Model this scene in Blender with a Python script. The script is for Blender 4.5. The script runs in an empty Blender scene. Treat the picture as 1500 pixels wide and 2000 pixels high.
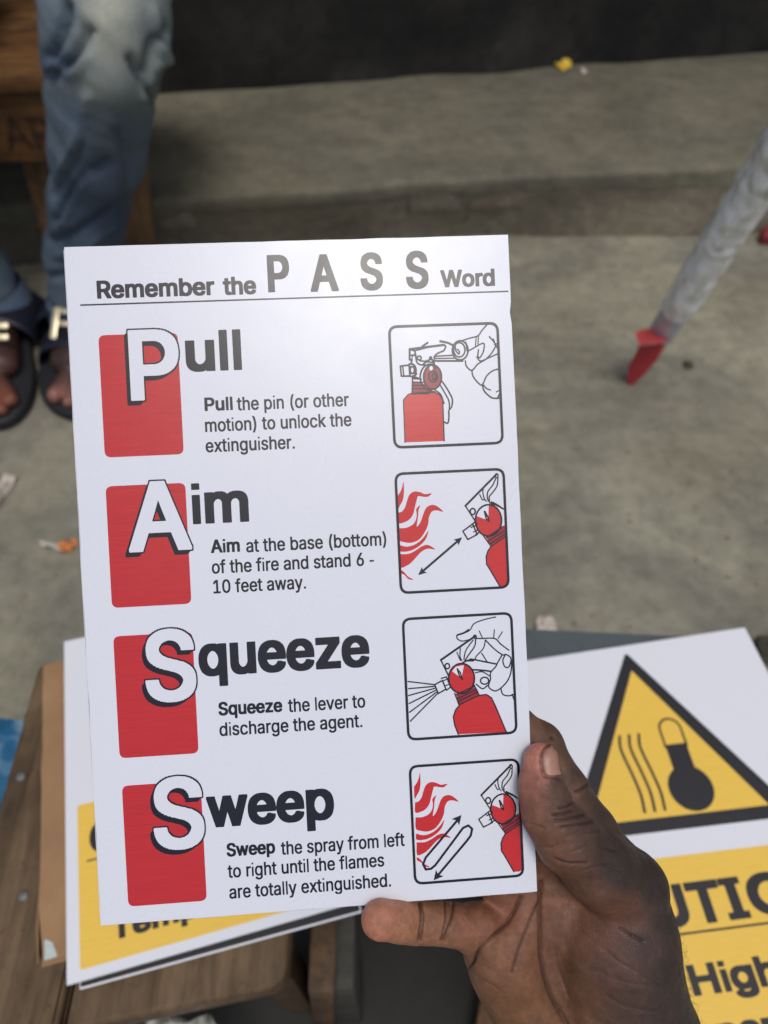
import bpy, math, random
import numpy as np
from mathutils import Vector, Matrix, noise as mnoise
from mathutils.bvhtree import BVHTree
R = math.radians
sc = bpy.context.scene
COL = sc.collection

# ------------------------------------------------------------------ camera
PITCH, EYE, FPX = R(52), 1.0, 1500.0
cam = bpy.data.cameras.new('camera')
cam.sensor_fit = 'VERTICAL'; cam.sensor_height = 36; cam.sensor_width = 27
cam.lens = 27.0
cam.clip_start = 0.02; cam.clip_end = 60
cam.dof.use_dof = True; cam.dof.focus_distance = 0.264; cam.dof.aperture_fstop = 10.5
co = bpy.data.objects.new('camera', cam); COL.objects.link(co)
co.location = (0, 0, EYE); co.rotation_euler = (R(90) - PITCH, 0, 0)
sc.camera = co

# ------------------------------------------------------------------ world, sun, exposure
SUN = Vector((0.10, -0.33, 0.94)).normalized()
world = bpy.data.worlds.new("World"); sc.world = world; world.use_nodes = True
wn = world.node_tree
sky = wn.nodes.new('ShaderNodeTexSky'); sky.sky_type = 'NISHITA'; sky.sun_disc = False
sky.sun_elevation = math.asin(SUN.z); sky.sun_rotation = math.atan2(SUN.x, SUN.y)
sky.air_density = 1.0; sky.dust_density = 4.0; sky.ozone_density = 1.0
wn.links.new(sky.outputs[0], wn.nodes['Background'].inputs[0])
wn.nodes['Background'].inputs[1].default_value = 0.10
sl = bpy.data.lights.new('sun', 'SUN'); sl.energy = 1.08; sl.angle = R(20); sl.color = (1, 0.975, 0.94)
so = bpy.data.objects.new('sun', sl); COL.objects.link(so)
so.rotation_euler = (-SUN).to_track_quat('-Z', 'Y').to_euler()
vs = sc.view_settings
vs.view_transform = 'Standard'; vs.look = 'None'; vs.gamma = 1; vs.use_curve_mapping = False
vs.exposure = 0.05

# ------------------------------------------------------------------ survey helpers (real places measured off the photograph)
CR = np.array([[1, 0, 0], [0, math.sin(PITCH), -math.cos(PITCH)], [0, math.cos(PITCH), math.sin(PITCH)]])
CC = np.array([0, 0, EYE])
def ray(px, py): return CR @ np.array([(px - 750) / FPX, -(py - 1000) / FPX, -1.0])
def W(px, py, z): return CC + ray(px, py) * z                 # a point at depth z
def HP(px, py, h):                                            # a point at height h
    d = ray(px, py); return CC + d * (h - EYE) / d[2]
def PX(P):                                                    # world -> photograph
    c = (np.asarray(P) - CC) @ CR
    return np.stack([750 + FPX * c[:, 0] / -c[:, 2], 1000 - FPX * c[:, 1] / -c[:, 2]], 1)

# ------------------------------------------------------------------ colour and materials
def s2l(c):
    c = c / 255.0
    return c / 12.92 if c <= 0.04045 else ((c + 0.055) / 1.055) ** 2.4
def rgb(r, g, b, k=1.0): return (s2l(r) * k, s2l(g) * k, s2l(b) * k, 1)
def new_mat(name):
    m = bpy.data.materials.new(name); m.use_nodes = True
    nt = m.node_tree; return m, nt, nt.nodes['Principled BSDF']
def L(nt, a, b): nt.links.new(a, b)
def noise(nt, scale, detail=6, rough=.6, vec=None, dist=0.0):
    n = nt.nodes.new('ShaderNodeTexNoise'); n.inputs['Scale'].default_value = scale
    n.inputs['Detail'].default_value = detail; n.inputs['Roughness'].default_value = rough
    n.inputs['Distortion'].default_value = dist
    if vec is not None: L(nt, vec, n.inputs['Vector'])
    return n
def ramp(nt, fac, stops):
    r = nt.nodes.new('ShaderNodeValToRGB'); e = r.color_ramp.elements
    while len(e) < len(stops): e.new(0.5)
    for el, (p, c) in zip(e, stops): el.position = p; el.color = c
    L(nt, fac, r.inputs[0]); return r
def mix(nt, a, b, fac, mode='MIX'):
    m = nt.nodes.new('ShaderNodeMix'); m.data_type = 'RGBA'; m.blend_type = mode
    for s, v in ((m.inputs[6], a), (m.inputs[7], b), (m.inputs[0], fac)):
        if hasattr(v, 'is_linked') or hasattr(v, 'links'): L(nt, v, s)
        else: s.default_value = v
    return m.outputs[2]
def objvec(nt, scale=(1, 1, 1), rot=(0, 0, 0)):
    t = nt.nodes.new('ShaderNodeTexCoord'); mp = nt.nodes.new('ShaderNodeMapping')
    mp.inputs['Scale'].default_value = scale; mp.inputs['Rotation'].default_value = rot
    L(nt, t.outputs['Object'], mp.inputs[0]); return mp.outputs[0]
def bump(nt, bs, height, strength, dist):
    b = nt.nodes.new('ShaderNodeBump'); b.inputs['Strength'].default_value = strength
    b.inputs['Distance'].default_value = dist
    L(nt, height, b.inputs['Height']); L(nt, b.outputs[0], bs.inputs['Normal']); return b
def plain(name, col, rough=.5, metal=0.0, var=0.12, scale=60, bstr=.2, bdist=.0005, spec=.5):
    m, nt, bs = new_mat(name)
    v = objvec(nt); n = noise(nt, scale, 8, .65, v)
    lo = tuple(max(0, c * (1 - var)) for c in col[:3]) + (1,); hi = tuple(min(1, c * (1 + var)) for c in col[:3]) + (1,)
    r = ramp(nt, n.outputs[0], [(.3, lo), (.7, hi)])
    L(nt, r.outputs[0], bs.inputs['Base Color'])
    bs.inputs['Roughness'].default_value = rough; bs.inputs['Metallic'].default_value = metal
    bs.inputs['Specular IOR Level'].default_value = spec
    bump(nt, bs, n.outputs[0], bstr, bdist); return m
def attr_mat(name, rough, sss=0.0, fine=900, fvar=.15, bstr=.3, bdist=.0002, extra=None, spec=.5):
    m, nt, bs = new_mat(name)
    a = nt.nodes.new('ShaderNodeVertexColor'); a.layer_name = 'pigment'
    v = objvec(nt); n = noise(nt, fine, 6, .6, v)
    r = ramp(nt, n.outputs[0], [(.3, (1 - fvar,) * 3 + (1,)), (.7, (1 + fvar * .6,) * 3 + (1,))])
    c = mix(nt, a.outputs[0], r.outputs[0], 1.0, 'MULTIPLY')
    L(nt, c, bs.inputs['Base Color'])
    bs.inputs['Roughness'].default_value = rough; bs.inputs['Specular IOR Level'].default_value = spec
    if sss:
        bs.inputs['Subsurface Weight'].default_value = sss
        bs.inputs['Subsurface Radius'].default_value = (1, .35, .2); bs.inputs['Subsurface Scale'].default_value = .002
    if extra: extra(nt, bs, v, n)
    else: bump(nt, bs, n.outputs[0], bstr, bdist)
    return m

# ------------------------------------------------------------------ object helpers
def link(name, me, mat=None, parent=None, loc=None, rot=None, mw=None):
    o = bpy.data.objects.new(name, me); COL.objects.link(o)
    if mat is not None and me is not None:
        for m in (mat if isinstance(mat, (list, tuple)) else [mat]): me.materials.append(m)
    if parent is not None:
        o.parent = parent
        if parent.get('inv'): o.matrix_parent_inverse = Matrix.Translation(-parent.location)
    if mw is not None: o.matrix_world = mw
    if loc is not None: o.location = loc
    if rot is not None: o.rotation_euler = rot
    return o
def tag(o, label=None, cat=None, group=None, kind=None):
    if label: o['label'] = label
    if cat: o['category'] = cat
    if group: o['group'] = group
    if kind: o['kind'] = kind
    return o
def empty(name, loc=(0, 0, 0), rz=0.0, mw=None):
    o = bpy.data.objects.new(name, None); COL.objects.link(o); o.empty_display_size = .02
    if mw is not None: o.matrix_world = mw
    else: o.location = loc; o.rotation_euler = (0, 0, rz)
    return o
def mesh(name, V, F, smooth=False):
    me = bpy.data.meshes.new(name)
    me.from_pydata([tuple(map(float, v)) for v in V], [], [tuple(int(i) for i in f) for f in F])
    if smooth: me.polygons.foreach_set('use_smooth', [True] * len(me.polygons))
    me.update(); return me
def quads_mesh(name, V, Q, smooth=True):                      # fast path: numpy verts and quads
    me = bpy.data.meshes.new(name); V = np.asarray(V, np.float32); Q = np.asarray(Q, np.int32)
    me.vertices.add(len(V)); me.vertices.foreach_set('co', V.ravel())
    me.loops.add(Q.size); me.loops.foreach_set('vertex_index', Q.ravel())
    me.polygons.add(len(Q)); me.polygons.foreach_set('loop_start', np.arange(0, Q.size, 4, dtype=np.int32))
    me.update(calc_edges=True); me.validate()
    if smooth: me.polygons.foreach_set('use_smooth', [True] * len(me.polygons))
    return me
def paint(me, cols):
    a = me.color_attributes.new('pigment', 'FLOAT_COLOR', 'POINT')
    c = np.ones((len(me.vertices), 4), np.float32); c[:, :3] = cols; a.data.foreach_set('color', c.ravel())
def box_mesh(name, lo, hi, bev=0.0, seg=2, jitter=0.0, seed=0, cuts=0):
    import bmesh
    bm = bmesh.new(); bmesh.ops.create_cube(bm, size=1)
    for v in bm.verts:
        for k in range(3): v.co[k] = lo[k] + (v.co[k] + .5) * (hi[k] - lo[k])
    if cuts: bmesh.ops.subdivide_edges(bm, edges=bm.edges[:], cuts=cuts, use_grid_fill=True)
    if bev: bmesh.ops.bevel(bm, geom=[e for e in bm.edges if len(e.link_faces) == 2 and e.calc_face_angle(0) > .5], offset=bev, segments=seg, affect='EDGES', profile=.5)
    if jitter:
        for v in bm.verts:
            v.co += jitter * Vector(mnoise.noise_vector(v.co * (1.5 / max(hi[0] - lo[0], .02)) * 3 + Vector((seed, seed, 0))))
    me = bpy.data.meshes.new(name); bm.to_mesh(me); bm.free()
    if bev: me.polygons.foreach_set('use_smooth', [True] * len(me.polygons))
    try: me.set_sharp_from_angle(angle=R(40))
    except Exception: pass
    return me
def prism(name, poly, z0, z1, bev=0.0, seg=3):                # extruded polygon (counter-clockwise)
    import bmesh
    bm = bmesh.new(); vs_ = [bm.verts.new((p[0], p[1], z1)) for p in poly]
    f = bm.faces.new(vs_)
    r = bmesh.ops.extrude_face_region(bm, geom=[f])
    for v in [g for g in r['geom'] if isinstance(g, bmesh.types.BMVert)]: v.co.z = z0
    bmesh.ops.recalc_face_normals(bm, faces=bm.faces[:])
    if bev: bmesh.ops.bevel(bm, geom=bm.edges[:], offset=bev, segments=seg, affect='EDGES', profile=.5)
    me = bpy.data.meshes.new(name); bm.to_mesh(me); bm.free()
    me.polygons.foreach_set('use_smooth', [True] * len(me.polygons))
    try: me.set_sharp_from_angle(angle=R(40))
    except Exception: pass
    return me
def tube(name, pts, rads, n=16, cap=True):
    pts = [Vector(p) for p in pts]; V = []; F = []
    up = Vector((0, 0, 1))
    for i, p in enumerate(pts):
        t = (pts[min(i + 1, len(pts) - 1)] - pts[max(i - 1, 0)]).normalized()
        a = t.cross(up if abs(t.z) < .95 else Vector((1, 0, 0))).normalized(); b = t.cross(a)
        for k in range(n):
            q = 2 * math.pi * k / n; r = rads[i] if hasattr(rads, '__len__') else rads
            V.append(p + (a * math.cos(q) + b * math.sin(q)) * r)
    for i in range(len(pts) - 1):
        for k in range(n): F.append((i * n + k, i * n + (k + 1) % n, (i + 1) * n + (k + 1) % n, (i + 1) * n + k))
    if cap: F += [tuple(range(n))[::-1], tuple((len(pts) - 1) * n + k for k in range(n))]
    return mesh(name, V, F, True)

# ------------------------------------------------------------------ implicit surfaces: smooth bodies from blended tapered limbs
def limb(X, a, b, ra, rb, flat=None):
    a = np.asarray(a, np.float32); b = np.asarray(b, np.float32); ab = b - a
    P = [X[i] - a[i] for i in range(3)]
    t = np.clip((P[0] * ab[0] + P[1] * ab[1] + P[2] * ab[2]) / max(float(ab @ ab), 1e-12), 0, 1)
    return np.sqrt((P[0] - t * ab[0]) ** 2 + (P[1] - t * ab[1]) ** 2 + (P[2] - t * ab[2]) ** 2) - (ra + (rb - ra) * t)
def smin(a, b, k):
    h = np.clip(.5 + .5 * (b - a) / k, 0, 1); return b + (a - b) * h - k * h * (1 - h)
def surface(fn, lo, hi, h):
    ax = [np.arange(lo[i], hi[i] + h, h, dtype=np.float32) for i in range(3)]
    X = np.meshgrid(*ax, indexing='ij', sparse=True)
    F = np.ascontiguousarray(np.broadcast_to(fn(X), [len(a) for a in ax])).astype(np.float32)
    I = F < 0; n = np.array(F.shape)
    cnt = np.zeros(n - 1, np.int8)
    for dx in (0, 1):
        for dy in (0, 1):
            for dz in (0, 1): cnt += I[dx:n[0] - 1 + dx, dy:n[1] - 1 + dy, dz:n[2] - 1 + dz]
    act = (cnt > 0) & (cnt < 8); idx = np.argwhere(act)
    vid = -np.ones(act.shape, np.int32); vid[act] = np.arange(len(idx))
    acc = np.zeros((len(idx), 3)); w = np.zeros(len(idx))
    cs = [(0, 0, 0), (1, 0, 0), (0, 1, 0), (1, 1, 0), (0, 0, 1), (1, 0, 1), (0, 1, 1), (1, 1, 1)]
    for i in range(8):
        for j in range(i + 1, 8):
            d = np.array(cs[j]) - np.array(cs[i])
            if np.abs(d).sum() != 1: continue
            p = idx + cs[i]; q = idx + cs[j]
            fa = F[p[:, 0], p[:, 1], p[:, 2]]; fb = F[q[:, 0], q[:, 1], q[:, 2]]
            s = (fa < 0) != (fb < 0); t = np.where(s, fa / np.where(s, fa - fb, 1), 0)
            acc += np.where(s[:, None], np.array(cs[i]) + t[:, None] * d, 0); w += s
    V = (idx + acc / w[:, None]) * h + np.array([a[0] for a in ax])
    Q = []
    for axn in range(3):
        sl0 = [slice(1, -1)] * 3; sl1 = [slice(1, -1)] * 3
        sl0[axn] = slice(0, -1); sl1[axn] = slice(1, None)
        e = np.argwhere(I[tuple(sl0)] != I[tuple(sl1)])
        off = np.ones(3, int); off[axn] = 0; e = e + off
        u, v = [(1, 2), (2, 0), (0, 1)][axn]
        du = np.zeros(3, int); du[u] = 1; dv = np.zeros(3, int); dv[v] = 1
        g = lambda a: vid[a[:, 0], a[:, 1], a[:, 2]]
        q = np.stack([g(e - du - dv), g(e - dv), g(e), g(e - du)], 1)
        flip = ~I[e[:, 0], e[:, 1], e[:, 2]]; q[flip] = q[flip][:, ::-1]
        Q.append(q)
    Q = np.concatenate(Q); Q = Q[(Q >= 0).all(1)]
    return V, Q
def normals(V, Q):
    n = np.cross(V[Q[:, 2]] - V[Q[:, 0]], V[Q[:, 3]] - V[Q[:, 1]])
    N = np.zeros_like(V)
    for k in range(4): np.add.at(N, Q[:, k], n)
    return N / np.maximum(np.linalg.norm(N, axis=1, keepdims=True), 1e-12)
def seeds(P2, S, power=3.5, k=1.0):                           # pigment blended from sampled skin or cloth patches
    S = np.array(S, float); c = np.array([[s2l(x) for x in r[2:5]] for r in S]) * k
    d = np.sqrt((P2[:, None, 0] - S[None, :, 0]) ** 2 + (P2[:, None, 1] - S[None, :, 1]) ** 2) + 6
    w = 1 / d ** power; return (w @ c) / w.sum(1, keepdims=True)
def polydist(P2, pts):
    pts = np.array(pts, float); D = np.full(len(P2), 1e9)
    for a, b in zip(pts[:-1], pts[1:]):
        ab = b - a; t = np.clip(((P2 - a) @ ab) / max(ab @ ab, 1e-9), 0, 1)
        D = np.minimum(D, np.linalg.norm(P2 - a - t[:, None] * ab, axis=1))
    return D
def smooth_line(pts, n=6):
    pts = [np.array(p, float) for p in pts]
    if len(pts) < 3: return pts
    P = [2 * pts[0] - pts[1]] + pts + [2 * pts[-1] - pts[-2]]; out = []
    for i in range(1, len(P) - 2):
        for k in range(n):
            t = k / n; a, b, c, d = P[i - 1:i + 3]
            out.append(.5 * (2 * b + (c - a) * t + (2 * a - 5 * b + 4 * c - d) * t * t + (3 * b - a - 3 * c + d) * t ** 3))
    return out + [pts[-1]]

# ------------------------------------------------------------------ flat print: outlines rasterised to a distance field, meshed as thin printed film
def field_mesh(F, x0, y0, h, z):                              # area where F < 0
    V = []; Q = []; I = F < 0
    ny, nx = F.shape
    s = I[:-1, :-1].astype(int) + I[1:, :-1] + I[:-1, 1:] + I[1:, 1:]
    def add(pts):
        b = len(V); V.extend((p[0], p[1], z) for p in pts); Q.append(tuple(range(b, b + len(pts))))
    full = s == 4
    for j in range(ny - 1):
        row = full[j]
        if row.any():
            d = np.diff(np.concatenate([[0], row.astype(int), [0]]))
            for a, b in zip(np.where(d == 1)[0], np.where(d == -1)[0]):
                add([(x0 + a * h, y0 + j * h), (x0 + b * h, y0 + j * h), (x0 + b * h, y0 + (j + 1) * h), (x0 + a * h, y0 + (j + 1) * h)])
    for j, i in np.argwhere((s > 0) & (s < 4)):
        c = [(i, j), (i + 1, j), (i + 1, j + 1), (i, j + 1)]; f = [F[y, x] for x, y in c]; pts = []
        for k in range(4):
            a, b = c[k], c[(k + 1) % 4]; fa, fb = f[k], f[(k + 1) % 4]
            if fa < 0: pts.append((x0 + a[0] * h, y0 + a[1] * h))
            if (fa < 0) != (fb < 0):
                t = fa / (fa - fb); pts.append((x0 + (a[0] + t * (b[0] - a[0])) * h, y0 + (a[1] + t * (b[1] - a[1])) * h))
        if len(pts) > 2: add(pts)
    return V, Q
class Film:                                                   # a printed layer in plane coordinates (metres)
    def __init__(s, x0, y0, x1, y1, h):
        s.x0, s.y0, s.h = x0, y0, h
        s.xs = np.arange(x0, x1 + h, h); s.ys = np.arange(y0, y1 + h, h)
        s.F = np.full((len(s.ys), len(s.xs)), 1.0)
    def win(s, a, b, c, d):
        i0 = max(0, int((a - s.x0) / s.h) - 1); i1 = min(len(s.xs), int((c - s.x0) / s.h) + 3)
        j0 = max(0, int((b - s.y0) / s.h) - 1); j1 = min(len(s.ys), int((d - s.y0) / s.h) + 3)
        return slice(j0, j1), slice(i0, i1)
    def _dist(s, pts, closed, pad):
        pts = np.array(pts, float)
        lo = pts.min(0) - pad; hi = pts.max(0) + pad
        sj, si = s.win(lo[0], lo[1], hi[0], hi[1]); X, Y = np.meshgrid(s.xs[si], s.ys[sj])
        D = np.full(X.shape, 1e9); wind = np.zeros(X.shape, int)
        P = list(pts) + ([pts[0]] if closed else [])
        for a, b in zip(P[:-1], P[1:]):
            ab = b - a; l2 = ab @ ab
            if l2 < 1e-16: continue
            t = np.clip(((X - a[0]) * ab[0] + (Y - a[1]) * ab[1]) / l2, 0, 1)
            D = np.minimum(D, np.hypot(X - a[0] - t * ab[0], Y - a[1] - t * ab[1]))
            if closed:
                cr = ab[0] * (Y - a[1]) - ab[1] * (X - a[0])
                wind += ((a[1] <= Y) & (b[1] > Y) & (cr > 0)).astype(int) - ((a[1] > Y) & (b[1] <= Y) & (cr < 0)).astype(int)
        return sj, si, D, wind
    def stroke(s, pts, w, curve=False, closed=False):
        if closed: pts = list(pts) + [pts[0]]
        if curve: pts = smooth_line(pts)
        for a, b in zip(pts[:-1], pts[1:]):
            sj, si, D, _ = s._dist([a, b], False, w / 2 + 2 * s.h); s.F[sj, si] = np.minimum(s.F[sj, si], D - w / 2)
    def area(s, pts, grow=0.0, cut=False):
        sj, si, D, wd = s._dist(pts, True, grow + 3 * s.h); f = np.where(wd != 0, -D, D) - grow
        s.F[sj, si] = np.maximum(s.F[sj, si], -f) if cut else np.minimum(s.F[sj, si], f)
    def glyphs(s, groups, grow, flat=1.3):                              # each letter: nonzero union of its contours, thickened by grow
        for c in groups: s.glyph(c, grow, flat)
    def glyph(s, contours, grow, flat=1.0):
        if not contours: return
        A = np.concatenate(contours); pad = grow + 3 * s.h
        lo = A.min(0) - pad; hi = A.max(0) + pad
        sj, si = s.win(lo[0], lo[1], hi[0], hi[1]); X, Y = np.meshgrid(s.xs[si], s.ys[sj])
        D = np.full(X.shape, 1e9); wd = np.zeros(X.shape, int)
        for c in contours:
            for a, b in zip(c, np.roll(c, -1, 0)):
                ab = b - a; l2 = ab @ ab
                if l2 < 1e-16: continue
                t = np.clip(((X - a[0]) * ab[0] + (Y - a[1]) * ab[1]) / l2, 0, 1)
                dx = np.abs(X - a[0] - t * ab[0]); dy = flat * np.abs(Y - a[1] - t * ab[1]); mx = np.maximum(dx, dy) + 1e-12
                D = np.minimum(D, mx * ((dx / mx) ** 6 + (dy / mx) ** 6) ** (1 / 6))      # keeps the corners of the letters crisp
                cr = ab[0] * (Y - a[1]) - ab[1] * (X - a[0])
                wd += ((a[1] <= Y) & (b[1] > Y) & (cr > 0)).astype(int) - ((a[1] > Y) & (b[1] <= Y) & (cr < 0)).astype(int)
        s.F[sj, si] = np.minimum(s.F[sj, si], np.where(wd != 0, -s.h, D) - grow)
    def build(s, name, mat, parent, z):
        V, Q = field_mesh(s.F, s.x0, s.y0, s.h, z)
        return link(name, mesh(name, V, Q), mat, parent)

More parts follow.
